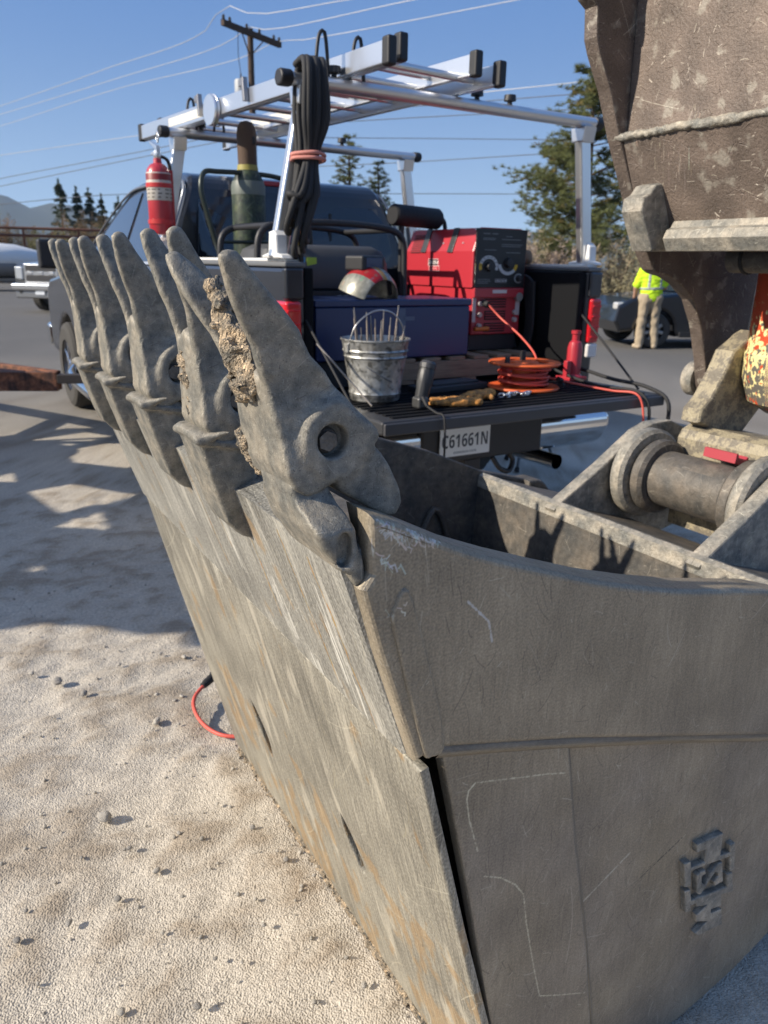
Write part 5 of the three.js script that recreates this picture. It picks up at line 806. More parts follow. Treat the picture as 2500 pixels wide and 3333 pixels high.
{ // cord lying on the dust by the bucket's foot
  const c = thing('ground_cord', 'red cord with black plug looping out on the dust from under the bucket', 'cord', [-0.55, 0, -2.2]);
  const q = CORD;
  part('cord', tube(q.cord, 0.0065, 70, 8), cableRed, c);
  part('plug', turned([[0, 0], [0.01, 0], [0.014, 0.01], [0.015, 0.06], [0.019, 0.065], [0.019, 0.10], [0, 0.105]], V(...q.plug), V(...q.dir), 20), blackRubber, c);
  part('strain_relief', cyl(0.0085, 0.013, V(...q.cord[q.cord.length - 1]), V(...q.plug), 12), blackRubber, c);
}
// ------------------------------------------------------------------ things round the yard
function bough(n, gen) { // many small leaf faces as one skin: gen(i) gives [position, direction, length, width, shade]
  const pos = [], nor = [], col = [], X = V(), S = V(), N = V();
  for (let i = 0; i < n; i++) {
    const q = gen(i); if (!q) continue; const [p, d, l, w, c] = q;
    S.set(rnd() - 0.5, rnd() - 0.5, rnd() - 0.5).cross(d).normalize(); N.copy(S).cross(d).normalize();
    for (const v of [p.clone().addScaledVector(S, -w / 2), p.clone().addScaledVector(S, w / 2), p.clone().addScaledVector(d, l)]) pos.push(v.x, v.y, v.z);
    for (let k = 0; k < 3; k++) { nor.push(N.x, N.y, N.z); col.push(...c); }
  }
  const g = new THREE.BufferGeometry(); g.setAttribute('position', new THREE.Float32BufferAttribute(pos, 3)); g.setAttribute('normal', new THREE.Float32BufferAttribute(nor, 3)); g.setAttribute('color', new THREE.Float32BufferAttribute(col, 3)); return g;
}
const leafMat = mat(0xffffff, 0.85, 0, { phys: 1, vertexColors: true, side: THREE.DoubleSide, transmission: 0.25, thickness: 0 });
const barkMat = mat([0.09, 0.065, 0.045], 0.95, 0, { bumpMap: castBump, bumpScale: 0.01 });
const dirn = (y0, y1) => { const a = rnd() * 6.2832, y = rr(y0, y1), r = Math.sqrt(Math.max(0, 1 - y * y)); return V(r * Math.cos(a), y, r * Math.sin(a)); };
// loose pine: whorls of limbs, each with tufts of long needles
function pine(label, at, H, R0, { group, tufts = 26, low = 0.12, needle = 0.15, per = 30, tone = [0.10, 0.12, 0.035] } = {}) {
  const t = thing('pine_tree', label, 'tree', at, 0, group);
  const tr = mergeGeometries([cyl(H * 0.022, H * 0.016, V(0, 0, 0), V(0.1, H * 0.45, 0.05), 12), cyl(H * 0.016, 0.02, V(0.1, H * 0.45, 0.05), V(0, H * 0.97, 0), 10)]);
  part('trunk', tr, barkMat, t);
  const tuft = [], limbs = [];
  const nw = Math.round(H * 3.0);
  for (let w = 0; w < nw; w++) {
    const f = low + (1 - low) * Math.pow(w / nw, 0.9), y = f * H, reach = R0 * Math.pow(1 - f, 0.62) * rr(0.65, 1.1) + 0.12, nb = f > 0.9 ? 3 : 5;
    for (let k = 0; k < nb; k++) {
      const a = rnd() * 6.2832, L = reach * rr(0.55, 1.12), e = V(Math.cos(a) * L, L * rr(0.12, 0.42), Math.sin(a) * L).add(V(0, y, 0)), s = V(0, y, 0);
      limbs.push(cyl(0.012 + 0.008 * L, 0.006, s, e, 5));
      const nt = Math.max(3, Math.round(tufts * L / R0));
      for (let j = 0; j < nt; j++) { const u = rr(0.35, 1.06), c = s.clone().lerp(e, u).add(V(rr(-1, 1), rr(-0.5, 0.8), rr(-1, 1)).multiplyScalar(0.22 * L * u * 0.8 + 0.05)); tuft.push([c, rr(0.75, 1.25), hsh(j, w, k)]); }
    }
  }
  part('limbs', mergeGeometries(limbs), barkMat, t);
  const g = bough(tuft.length * per, i => { const [c, s, h] = tuft[Math.floor(i / per)], d = dirn(-0.25, 1), k = h > 0.93 ? [1.9, 1.2, 0.9] : [1 + 0.5 * h, 1 + 0.35 * h, 1]; return [c.clone().addScaledVector(d, 0.01), d, needle * s * rr(0.7, 1.2), 0.016 * s, tone.map((x, q) => x * k[q] * (0.7 + 0.6 * hsh(i, 3)))]; });
  part('crown', g, leafMat, t);
  return t;
}
// narrow spruce with drooping sprays
function spruce(label, at, H, R0, group, tone = [0.045, 0.068, 0.03]) {
  const t = thing('spruce_tree', label, 'tree', at, 0, group);
  part('trunk', cyl(H * 0.02, 0.02, V(0, 0, 0), V(0, H * 0.98, 0), 10), barkMat, t);
  const br = Array.from({ length: 110 }, () => { const q = Math.pow(rnd(), 0.8), a = rnd() * 6.2832, L = R0 * (Math.pow(1 - q, 0.85) * rr(0.45, 1.15) + 0.05), s = V(0, H * (0.05 + 0.93 * q), 0); return [s, s.clone().add(V(Math.cos(a) * L, -L * rr(0.05, 0.5), Math.sin(a) * L)), L]; });
  part('crown', bough(7000, i => { const [s, e, L] = br[i % br.length], u = Math.sqrt(rnd()), c = s.clone().lerp(e, u).add(V(rr(-1, 1), rr(-0.8, 0.5), rr(-1, 1)).multiplyScalar(0.10 + 0.08 * L)), d = e.clone().sub(s).normalize().add(V(rr(-0.6, 0.6), rr(-0.9, 0.3), rr(-0.6, 0.6))).normalize(); return [c, d, rr(0.12, 0.26), rr(0.03, 0.06), tone.map(x => x * (0.6 + 0.8 * hsh(i, 9)))]; }), leafMat, t);
  part('leader', bough(120, i => { const y = H * rr(0.9, 1.03); return [V(rr(-0.04, 0.04), y, rr(-0.04, 0.04)), dirn(0.3, 1), 0.16, 0.04, tone]; }), leafMat, t);
}
// upright brush: fans of thin stems with narrow leaves
function brush(label, at, H, W, tone, group, n = 3400) {
  const t = thing('brush_shrub', label, 'shrub', at, rnd() * 6, group);
  const stems = Array.from({ length: 46 }, () => { const a = rnd() * 6.2832, r = W * 0.32 * Math.sqrt(rnd()); return [V(Math.cos(a) * r, 0, Math.sin(a) * r), V(Math.cos(a) * rr(0, 0.42), 1, Math.sin(a) * rr(0, 0.42)).normalize(), H * rr(0.5, 1.05)]; });
  part('stems', mergeGeometries(stems.map(([p, d, l]) => cyl(0.014, 0.004, p, p.clone().addScaledVector(d, l), 4))), mat([0.16, 0.12, 0.08], 0.95), t);
  part('leaves', bough(n, i => { const [p, d, l] = stems[i % stems.length], u = Math.pow(rnd(), 0.7), c = p.clone().addScaledVector(d, l * (0.1 + 0.92 * u)).add(V(rr(-1, 1), rr(-0.5, 0.5), rr(-1, 1)).multiplyScalar(0.09 * (1.3 - u) * H)); return [c, dirn(0.1, 1), rr(0.09, 0.22), rr(0.018, 0.04), tone.map(x => x * (0.6 + 0.8 * hsh(i, 5)))]; }), leafMat, t);
}
const groundAt = (x, z) => [x, -0.01, z];
// pine behind the right rack post and thinner pines behind the cab
pine('big bushy pine tree behind the right rack post', groundAt(6.1, -26.0), 7.25, 3.2, { tufts: 80, per: 32, low: 0.08 });
pine('dark pine tree half hidden behind the thumb plate', groundAt(9.4, -28.5), 5.6, 2.3, { tufts: 20, per: 22, tone: [0.05, 0.075, 0.022] });
pine('slender open pine tree rising over the cab roof', groundAt(-1.7, -34), 6.4, 1.5, { tufts: 9, per: 34, low: 0.4 });
pine('thin sparse pine tree beside the slender one behind the cab', groundAt(-0.5, -34.6), 5.5, 1.2, { tufts: 8, per: 34, low: 0.4 });
// conifers far left
[['tall drooping spruce tree, the highest beyond the left hedge', -23.0, -57.6, 6.5, 1.5], ['dark narrow spruce tree next to the drooping one', -21.95, -57.9, 6.05, 0.95], ['dark narrow spruce tree with a blunt top, second from the drooping one', -21.2, -58.2, 6.0, 0.95], ['olive spruce tree close behind the cab windscreen', -20.4, -58.4, 5.6, 1.2], ['low olive spruce tree touching the cab roofline', -19.3, -58.7, 5.5, 1.4]].forEach(([l, x, z, h, r], i) => spruce(l, groundAt(x, z), h, r, 'conifers beyond the left hedge', i > 2 ? [0.06, 0.075, 0.022] : undefined));
// brush on both sides
const sageTone = [0.33, 0.30, 0.19], hedge = [[0.20, 0.16, 0.08], [0.25, 0.15, 0.07], [0.18, 0.17, 0.065]];
for (let i = 0; i < 15; i++) { const x = 1.4 + i * 0.75 + rr(-0.25, 0.25); brush('pale sage brush growing along the far edge of the yard', groundAt(x, -22.6 - i * 0.08 + rr(-0.8, 0.8)), rr(1.75, 2.6), 1.5, sageTone.map(c => c * rr(0.8, 1.15)), 'sage brush along the far edge'); }
for (let i = 0; i < 18; i++) { const x = -33 + i * 0.95; brush(['brown autumn brush growing behind the rusty rail fence', 'russet autumn brush growing behind the rusty rail fence', 'olive autumn brush growing behind the rusty rail fence'][i % 3], groundAt(x + rr(-0.3, 0.3), -47.5 - rr(0, 3)), rr(2.9, 4.1), 2.6, hedge[i % 3].map(c => c * rr(0.8, 1.2)), ['brown brush behind the fence', 'russet brush behind the fence', 'olive brush behind the fence'][i % 3], 6000); }
for (let i = 0; i < 9; i++) brush('dry brush filling the distance behind the cab', groundAt(-16 + i * 2.4, -52 + rr(-1, 1)), rr(2.2, 3.2), 2.6, hedge[2].map(c => c * rr(0.8, 1.1)), 'brush behind the cab', 3000);
// hills
{
  const pos = [], idx = [], n = 120; for (let i = 0; i <= n; i++) { const a = -1.3 + 2.6 * i / n, x = Math.sin(a) * 3400, z = -Math.cos(a) * 3400, h = 70 + 150 * fbm(i * 0.09 + 4, 2, 4, 0, 30) + 60 * sstep(-0.1, -0.7, a); for (let k = 0; k < 5; k++) { const u = k / 4, s = 1 + 0.25 * (u - 1); pos.push(x * s, h * (u === 0 ? -0.05 : Math.pow(u, 0.8)) * (1 + 0.25 * (noise2(i * 0.5, k, 0, 31) - 0.5)), z * s); } }
  for (let i = 0; i < n; i++) for (let k = 0; k < 4; k++) { const a = i * 5 + k; idx.push(a, a + 5, a + 1, a + 1, a + 5, a + 6); }
  const g = new THREE.BufferGeometry(); g.setAttribute('position', new THREE.Float32BufferAttribute(pos, 3)); g.setIndex(idx); g.computeVertexNormals();
  structure('hills', g, mat([0.07, 0.075, 0.05], 0.95, 0, { side: THREE.DoubleSide }));
}
// utility pole and lines
{
  const p = thing('utility_pole', 'wooden utility pole with crossarm and grey transformer can', 'utility pole', [-5.8, 0, -35.5]);
  const wood = mat([0.075, 0.05, 0.035], 0.9);
  part('pole', cyl(0.17, 0.12, V(0, 0, 0), V(0.03, 10.4, 0), 16), wood, p);
  const a = V(-0.73, 10.15, 1.8), b = V(1.06, 10.15, -1.34), d = b.clone().sub(a);
  part('crossarm', (() => { const g = new THREE.BoxGeometry(d.length(), 0.2, 0.16); g.rotateY(Math.atan2(-d.z, d.x)); g.translate((a.x + b.x) / 2, 10.15, (a.z + b.z) / 2); return g; })(), wood, p);
  for (const t of [0.3, 0.72]) part('brace', cyl(0.025, 0.025, a.clone().lerp(b, t), V(0, 9.4, 0), 6), wood, p);
  [0.02, 0.12, 0.4, 0.62, 0.88, 0.98].forEach(t => part('insulator', turned([[0, 0], [0.05, 0], [0.07, 0.05], [0.05, 0.08], [0.06, 0.13], [0.03, 0.18], [0, 0.18]], a.clone().lerp(b, t).add(V(0, 0.1, 0)), V(0, 1, 0), 12), mat([0.05, 0.045, 0.04], 0.3), p));
  part('transformer', turned([[0, 0], [0.24, 0.02], [0.25, 0.08], [0.25, 0.72], [0.22, 0.8], [0, 0.83]], V(-0.42, 7.75, 0.05), V(0, 1, 0), 28), mat([0.36, 0.38, 0.39], 0.5), p);
  part('bushing', cyl(0.04, 0.025, V(-0.4, 8.55, 0.05), V(-0.4, 8.8, 0.05), 10), blackPlastic, p);
  part('lead_wire', tube([[-0.4, 8.8, 0.05], [-0.46, 9.4, 0.1], [-0.38, 9.9, 0.5], [-0.3, 10.25, 0.9]], 0.014, 24, 6), blackPlastic, p);
  const bright = mat([0.5, 0.5, 0.5], 0.5, 0.2), dark = mat([0.12, 0.13, 0.15], 0.6);
  const wire = (label, pts, r, m, grp) => note(part('power_line', tube(pts.map(q => V(...q)), r, 60, 5), m), label, 'power line', grp);
  const up = 'bright power lines on the crossarm';
  wire('bright overhead line tied to the near end of the crossarm', [[-40, 9.7, -66], [-31.65, 9.75, -58.3], [-23, 9.9, -50.25], [-13.65, 10, -41.05], [-7.2, 10.05, -34.2], [-6.55, 10.5, -33.4], [-5.7, 10.4, -32.7], [-5.3, 10.1, -32.4], [-1.6, 10, -30.3], [2.9, 9.9, -27.5]], 0.014, bright, up);
  wire('bright overhead line passing the middle of the crossarm', [[-42, 9.7, -69], [-33.2, 9.75, -61], [-24.3, 9.9, -53], [-13.75, 10, -43], [-6.8, 10.05, -36.1], [-5.7, 10.35, -35.0], [-4.9, 10.05, -34.2], [0.6, 10, -30.2], [5.2, 9.9, -26.8]], 0.014, bright, up);
  wire('bright overhead line tied to the far end of the crossarm', [[-45, 9.7, -74], [-35.8, 9.75, -65.7], [-26.4, 9.9, -57.4], [-14.2, 10, -45.1], [-6.5, 10.05, -38.4], [-4.8, 10.35, -36.9], [-3.95, 10.05, -35.7], [4.1, 10, -30], [9, 9.9, -26]], 0.014, bright, up);
  const lo = 'thin lines below the crossarm';
  [[[[-27, 7.4, -54], [-15, 8.6, -51], [-6, 9.0, -46]], 0.016], [[[-31.5, 6.5, -62.5], [-25.5, 6.3, -54.3], [-13.1, 7.6, -48.3], [-4, 8.9, -45]], 0.022], [[[-31.5, 6.0, -62.5], [-25.5, 5.85, -54.3], [-13.1, 7.3, -48.3], [-4.5, 8.4, -45]], 0.022], [[[-25, 4.22, -49], [-15.8, 5.0, -47.8], [-5.4, 5.2, -47.7], [1, 5.35, -48], [12.8, 5.42, -46.3], [24, 5.6, -43]], 0.022]].forEach(([q, r], i) => wire(['faint line crossing the sky above the extinguisher', 'upper of the twin dark lines low in the left sky', 'lower of the twin dark lines low in the left sky', 'lowest line, crossing just above the spruce tops and the muffler'][i], q, r, i ? dark : bright, lo));
  [[[2.75, 9.86, -44.9], [5.95, 9.7, -42.1], [11.3, 9.65, -38.4], [16, 9.7, -35]], [[-3.5, 8.97, -44.9], [2.6, 9.03, -42.4], [9.5, 9.02, -38.9], [15, 9, -36]], [[-4.5, 8.41, -44.8], [2.6, 8.5, -42.4], [9.5, 8.38, -38.9], [15, 8.4, -36]], [[-4.5, 8.46, -49.8], [1.5, 8.55, -50], [12, 8.46, -48.5], [20, 8.5, -46]], [[-5.4, 6.6, -47.7], [0.9, 6.67, -45], [10.8, 6.9, -40.6], [18, 7, -37]]].forEach((q, i) => wire(['bright line running behind the top of the big pine', 'dark line just below the bright one by the big pine', 'dark line meeting the big pine a little below the crossbar end', 'faint level line behind the rear crossbar', 'thin line rising past the front rack post to the big pine'][i], q, i ? 0.022 : 0.02, i ? dark : bright, lo));
}
// rusty rail fence far left
{
  const f = thing('rail_fence', 'rusty two rail fence in front of the autumn brush', 'fence', [-30.3, 0, -35.8], 0.41);
  for (let i = 0; i < 8; i++) part('post', cyl(0.06, 0.06, V(i * 2.6, 0, 0), V(i * 2.6, 2.9, 0), 8), rustSteel, f);
  for (const y of [2.85, 2.5]) part('rail', cyl(0.07, 0.07, V(-0.5, y, 0), V(19, y, 0), 8), rustSteel, f);
}
// long thing under a white cover
{
  const b = thing('covered_boat', 'long boat under a glossy white cover parked by the fence', 'boat', [-18.4, 0, -36.4], 0.42);
  const ring = (z, w, h, y0, k) => Array.from({ length: 24 }, (_, i) => { const a = i / 24 * 6.2832, c = Math.cos(a), s = Math.sin(a); return [w * Math.sign(c) * Math.pow(Math.abs(c), k), y0 + h * (s > 0 ? s : s * 0.9), z]; });
  const toX = rings => rings.map(r => r.map(([x, y, z]) => [z, y, x]));
  part('hull', loft(toX([ring(-3.4, 0.9, 0.5, 1.05, 0.6), ring(-1, 1.1, 0.55, 1.05, 0.6), ring(1.4, 1.0, 0.55, 1.05, 0.7), ring(2.7, 0.25, 0.4, 1.2, 1)])), mat([0.2, 0.19, 0.18], 0.35), b);
  part('cover', loft(toX([ring(-3.45, 0.92, 0.5, 1.35, 0.7), ring(-2, 1.05, 0.62, 1.38, 0.8), ring(0, 1.1, 0.72, 1.4, 0.8), ring(1.5, 1.02, 0.62, 1.38, 0.8), ring(2.75, 0.28, 0.35, 1.32, 1)])), mat([0.75, 0.75, 0.73], 0.35, 0, { bumpMap: castBump, bumpScale: 0.01 }), b);
  part('trailer_frame', box(6.2, 0.14, 1.3, -0.3, 0.48, 0, 0.02), mat([0.25, 0.2, 0.15], 0.6), b);
  for (const s of [-1, 1]) part('trailer_wheel', turned([[0, -0.1], [0.3, -0.1], [0.33, 0], [0.3, 0.1], [0, 0.1]], V(-1, 0.33, s * 0.8), V(0, 0, 1), 24), blackRubber, b);
}
// silver-grilled pickup parked far left, nose to the yard
{
  const t = thing('parked_pickup', 'parked pickup with a big chrome grille beyond the dark truck', 'pickup truck', [-9.45, 0, -22.1], -0.3);
  const paint = mat([0.05, 0.053, 0.055], 0.35, 0.4, { phys: 1, clearcoat: 1 });
  part('body', prismX([[0.1, 0.5], [0.1, 1.18], [-0.1, 1.3], [-1.3, 1.38], [-5.4, 1.4], [-5.4, 0.5]], -0.95, 0.95, 0.05), paint, t);
  part('cab', prismX([[-1.2, 1.36], [-2.0, 1.9], [-3.6, 1.92], [-3.9, 1.38]], -0.82, 0.82, 0.06), darkGlass, t);
  const gr = part('grille', box(1.15, 0.52, 0.08, 0, 1.04, 0.12, 0.05), chrome, t);
  for (const y of [0.92, 1.18]) part('grille_slot', box(1.0, 0.16, 0.02, 0, y, 0.162, 0.02), blackPlastic, gr);
  for (const x of [-0.36, 0, 0.36]) part('grille_stud', box(0.16, 0.1, 0.03, x, 1.05, 0.17, 0.02), chrome, gr);
  part('bumper', box(1.96, 0.2, 0.2, 0, 0.68, 0.17, 0.06), chrome, t); part('lower_valance', box(1.8, 0.2, 0.14, 0, 0.48, 0.12, 0.04), mat([0.3, 0.3, 0.3], 0.3, 0.8), t);
  part('number_plate', box(0.31, 0.155, 0.01, -0.05, 0.56, 0.215, 0.003), mat([0.6, 0.63, 0.66], 0.4), t);
  for (const s of [-1, 1]) { part('head_light', box(0.26, 0.34, 0.1, s * 0.76, 1.05, 0.09, 0.04), mat([0.5, 0.53, 0.56], 0.1, 0.4), t); part('fog_light', cyl(0.06, 0.06, V(s * 0.7, 0.56, 0.19), V(s * 0.7, 0.56, 0.2), 16), blackPlastic, t); wheelParts(t, 0.4, 0.26, V(s * 0.84, 0.4, -0.9), s, 5); wheelParts(t, 0.4, 0.26, V(s * 0.84, 0.4, -4.3), s, 5); part('wing_mirror', box(0.16, 0.2, 0.1, s * 1.08, 1.45, -1.5, 0.03), blackPlastic, t); }
}
// black car at the right, front door open
{
  const c = thing('black_car', 'black car with its front door open behind the standing person', 'car', [7.05, 0, -16.3], 0.12);
  const paint = mat([0.008, 0.009, 0.012], 0.3, 0.2, { phys: 1, clearcoat: 1, clearcoatRoughness: 0.04 });
  const arch = (cx, r, n = 12) => Array.from({ length: n + 1 }, (_, i) => { const a = Math.PI * i / n; return [cx + r * Math.cos(a), 0.33 + r * Math.sin(a)]; });
  const W = 0.9;
  part('body', prism([[-2.75, 0.3], [-2.86, 0.5], [-2.8, 0.78], [-2.55, 0.93], [-1.45, 1.05], [2.0, 1.08], [2.1, 0.95], [2.12, 0.3], ...arch(1.2, 0.4), [-1.6, 0.22], ...arch(-2.05, 0.4)].filter((p, i, a) => true), -W, W, 0.06), paint, c);
  const gh = prism([[-1.55, 1.02], [-0.75, 1.58], [-0.3, 1.66], [0.9, 1.66], [1.5, 1.5], [2.0, 1.05]], -0.86, 0.86, 0.05); { const p = gh.attributes.position; for (let i = 0; i < p.count; i++) p.setZ(i, p.getZ(i) * (1 - 0.2 * clamp((p.getY(i) - 1.05) / 0.6))); gh.computeVertexNormals(); }
  part('cabin', gh, paint, c);
  const sg = (pts, name) => { const g = prism(pts, 0.83, 0.842, 0); const p = g.attributes.position; for (let i = 0; i < p.count; i++) p.setZ(i, p.getZ(i) * (1 - 0.2 * clamp((p.getY(i) - 1.05) / 0.6)) + 0.024); part(name, g, darkGlass, c); };
  sg([[0.12, 1.1], [0.12, 1.57], [0.85, 1.57], [1.1, 1.1]], 'rear_window');
  part('windscreen', (() => { const g = new THREE.BoxGeometry(0.95, 0.012, 1.45); g.rotateZ(0.61); g.translate(-1.14, 1.335, 0); return g; })(), mat([0.03, 0.045, 0.06], 0.05, 0, { phys: 1, clearcoat: 1 }), c);
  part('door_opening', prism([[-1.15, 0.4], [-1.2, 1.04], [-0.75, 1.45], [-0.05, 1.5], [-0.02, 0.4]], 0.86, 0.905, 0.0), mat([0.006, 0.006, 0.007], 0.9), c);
  part('side_sill', box(2.3, 0.1, 0.06, -0.4, 0.26, 0.9, 0.02), blackPlastic, c);
  for (const s of [-1, 1]) { for (const x of [-2.05, 1.2]) { const w = wheelParts(c, 0.33, 0.22, V(x, 0.33, s * 0.8), 1, 7, mat([0.3, 0.3, 0.3], 0.3, 0.9)); w.rotation.y = s > 0 ? -Math.PI / 2 : Math.PI / 2; } part('head_light', box(0.3, 0.14, 0.2, -2.68, 0.78, s * 0.74, 0.04), mat([0.6, 0.6, 0.58], 0.08, 0.3), c); }
  part('chrome_strip', box(1.8, 0.015, 0.01, 0.5, 1.075, 0.905, 0.003), chrome, c); part('door_pull', box(0.16, 0.03, 0.03, 0.35, 0.98, 0.915, 0.01), chrome, c);
  const d = new THREE.Group(); d.name = 'open_door'; d.position.set(-1.2, 0, 0.92); d.rotation.y = -1.05; c.add(d);
  part('door_skin', prism([[0, 0.36], [0, 1.04], [1.12, 1.05], [1.15, 0.6], [1.1, 0.34]], -0.04, 0.04, 0.02), paint, d);
  part('window_frame', tube([[0.02, 1.04, 0], [0.42, 1.42, 0], [0.75, 1.52, 0], [1.1, 1.5, 0], [1.13, 1.05, 0]], 0.022, 40, 8), blackPlastic, d);
  part('door_glass', prism([[0.06, 1.05], [0.43, 1.4], [0.75, 1.5], [1.09, 1.48], [1.11, 1.05]], -0.004, 0.004, 0), mat([0.2, 0.25, 0.3], 0.03, 0, { phys: 1, transmission: 0.75, thickness: 0 }), d);
  part('wing_mirror', box(0.12, 0.15, 0.24, 0.15, 1.1, -0.18, 0.04), blackPlastic, d);
}
// person in a high-visibility shirt, back to the yard, hands in front
{
  const p = thing('person', 'person in yellow safety shirt and khaki trousers standing at the open car door', 'person', [4.97, 0, -15.14], 0.0);
  const P = (x, y, z) => V(x, y, z);
  // z+ towards the camera (the back), facing -z
  const J = { hip: P(0, 0.93, 0), kL: P(-0.12, 0.5, -0.02), aL: P(-0.13, 0.08, 0.03), kR: P(0.13, 0.5, -0.03), aR: P(0.17, 0.08, -0.02) };
  const legs = (r, grow) => (x, y, z) => { const q = V(x, y, z); let d = smin(sdCone(q, P(-0.1, 0.9, 0), J.kL, 0.115 + grow, 0.082 + grow), sdCone(q, J.kL, J.aL, 0.082 + grow, 0.07 + grow * 1.5), 0.04); d = smin(d, smin(sdCone(q, P(0.1, 0.9, 0), J.kR, 0.115 + grow, 0.082 + grow), sdCone(q, J.kR, J.aR, 0.082 + grow, 0.07 + grow * 1.5), 0.04), 0.03); d = smin(d, sdCone(q, P(-0.07, 0.96, 0.01), P(0.07, 0.96, 0.01), 0.135 + grow, 0.135 + grow), 0.08); return d + r * (noise3(x * 14, y * 9, z * 14) - 0.5); };
  const tr = legs(0.022, 0.006); part('trousers', skinUV(nets((x, y, z) => Math.max(tr(x, y, z), 0.065 - y, y - 1.02), [-0.32, 0.04, -0.22], [0.36, 1.06, 0.24], 0.012)), mat([0.36, 0.29, 0.2], 0.9), p);
  const shirt = (x, y, z) => { const q = V(x, y, z); let d = smin(sdCone(q, P(-0.05, 0.98, 0), P(-0.07, 1.34, 0.01), 0.15, 0.155), sdCone(q, P(0.05, 0.98, 0), P(0.07, 1.34, 0.01), 0.15, 0.155), 0.1); d = smin(d, sdCone(q, P(-0.13, 1.42, 0), P(0.13, 1.42, 0), 0.085, 0.085), 0.09); d = smin(d, sdCone(q, P(-0.19, 1.42, 0), P(-0.275, 1.17, -0.02), 0.082, 0.075), 0.04); d = smin(d, sdCone(q, P(0.19, 1.42, 0), P(0.26, 1.18, -0.07), 0.082, 0.075), 0.04); d += 0.022 * (noise3(x * 11, y * 20, z * 11) - 0.5); return Math.max(d, 0.86 + 0.02 * Math.sin(x * 9) - y); };
  part('shirt', skinUV(nets((x, y, z) => Math.max(shirt(x, y, z), y - 1.50), [-0.42, 0.82, -0.28], [0.42, 1.53, 0.26], 0.012)), mat([0.52, 0.80, 0.02], 0.85), p);
  const band = (f, nm) => part(nm, skinUV(nets((x, y, z) => Math.max(shirt(x, y, z) - 0.005, f(x, y, z)), [-0.42, 0.82, -0.28], [0.42, 1.53, 0.26], 0.012)), mat([0.36, 0.37, 0.38], 0.5), p);
  band((x, y, z) => Math.max(Math.abs(y - 1.11 - 0.05 * x) - 0.025, Math.abs(x) - 0.235), 'reflective_belt'); band((x, y, z) => Math.max(Math.abs(x + 0.1) - 0.024, 1.12 - y), 'reflective_strap'); band((x, y, z) => Math.max(Math.abs(x - 0.12) - 0.024, 1.12 - y), 'reflective_strap');
  const hand = (q, w, e, s) => { let d = sdCone(q, w, w.clone().lerp(e, 0.5), 0.032, 0.038); for (let k = 0; k < 4; k++) { const o = V(0.0, -0.02 + k * 0.016, 0.012 * (k - 1.5)), b = w.clone().lerp(e, 0.55).add(o); d = smin(d, sdCone(q, b, b.clone().add(V(-0.02 * s, -0.035, -0.045 + 0.006 * k)), 0.010, 0.008), 0.008); } return smin(d, sdCone(q, w.clone().lerp(e, 0.2), w.clone().add(V(-s * 0.045, -0.02, -0.05)), 0.012, 0.009), 0.01); };
  const body = (x, y, z) => {
    const q = V(x, y, z); let d = Math.hypot((x) / 0.078, (y - 1.635) / 0.115, (z + 0.015) / 0.098) - 1; d *= 0.078;
    d = smin(d, sdCone(q, P(0, 1.40, 0.01), P(0, 1.57, -0.005), 0.07, 0.058), 0.03);
    d = smin(d, sdCone(q, P(0, 1.625, -0.105), P(0, 1.6, -0.125), 0.012, 0.014), 0.012);                              // nose
    for (const s of [-1, 1]) d = smin(d, sdCone(q, P(s * 0.078, 1.61, 0.0), P(s * 0.083, 1.655, 0.008), 0.014, 0.018), 0.008);   // ears
    d = smin(d, smin(sdCone(q, P(0, 1.0, 0), P(0, 1.35, 0.0), 0.12, 0.13), sdCone(q, P(-0.15, 1.4, 0), P(0.15, 1.4, 0), 0.07, 0.07), 0.05), 0.04);
    d = smin(d, sdCone(q, P(-0.19, 1.4, 0), P(-0.285, 1.13, -0.02), 0.055, 0.045), 0.03); d = smin(d, sdCone(q, P(-0.285, 1.13, -0.02), P(-0.25, 0.92, -0.16), 0.046, 0.032), 0.02);
    d = smin(d, sdCone(q, P(0.19, 1.4, 0), P(0.275, 1.14, -0.07), 0.055, 0.045), 0.03); d = smin(d, sdCone(q, P(0.275, 1.14, -0.07), P(0.16, 1.02, -0.26), 0.046, 0.032), 0.02);
    d = smin(d, hand(q, P(-0.25, 0.92, -0.16), P(-0.235, 0.86, -0.27), -1), 0.015); d = smin(d, hand(q, P(0.16, 1.02, -0.26), P(0.1, 1.0, -0.36), 1), 0.015);
    return smin(d, Math.max(legs(0, -0.012)(x, y, z), 0.03 - y), 0.03);
  };
  part('body', skinUV(nets(body, [-0.38, 0.02, -0.44], [0.38, 1.8, 0.2], 0.0105)), mat([0.45, 0.26, 0.18], 0.6), p);
  part('cap', skinUV(nets((x, y, z) => { const d = (Math.hypot(x / 0.088, (y - 1.65) / 0.118, (z + 0.012) / 0.108) - 1) * 0.088; return Math.min(Math.max(d, 1.685 - y), Math.max(Math.hypot(x / 0.08, (y - 1.69) / 0.012, (z + 0.15) / 0.08) - 1, -1) * 0.012); }, [-0.12, 1.65, -0.26], [0.12, 1.8, 0.12], 0.008)), mat([0.12, 0.1, 0.08], 0.9), p);
  for (const s of [-1, 1]) { part('eye', new THREE.SphereGeometry(0.011, 12, 8).translate(s * 0.031, 1.638, -0.098), mat([0.6, 0.58, 0.55], 0.3), p); }
  part('mouth', new THREE.SphereGeometry(0.02, 12, 8).scale(1, 0.22, 0.4).translate(0, 1.57, -0.1), mat([0.35, 0.14, 0.12], 0.6), p);
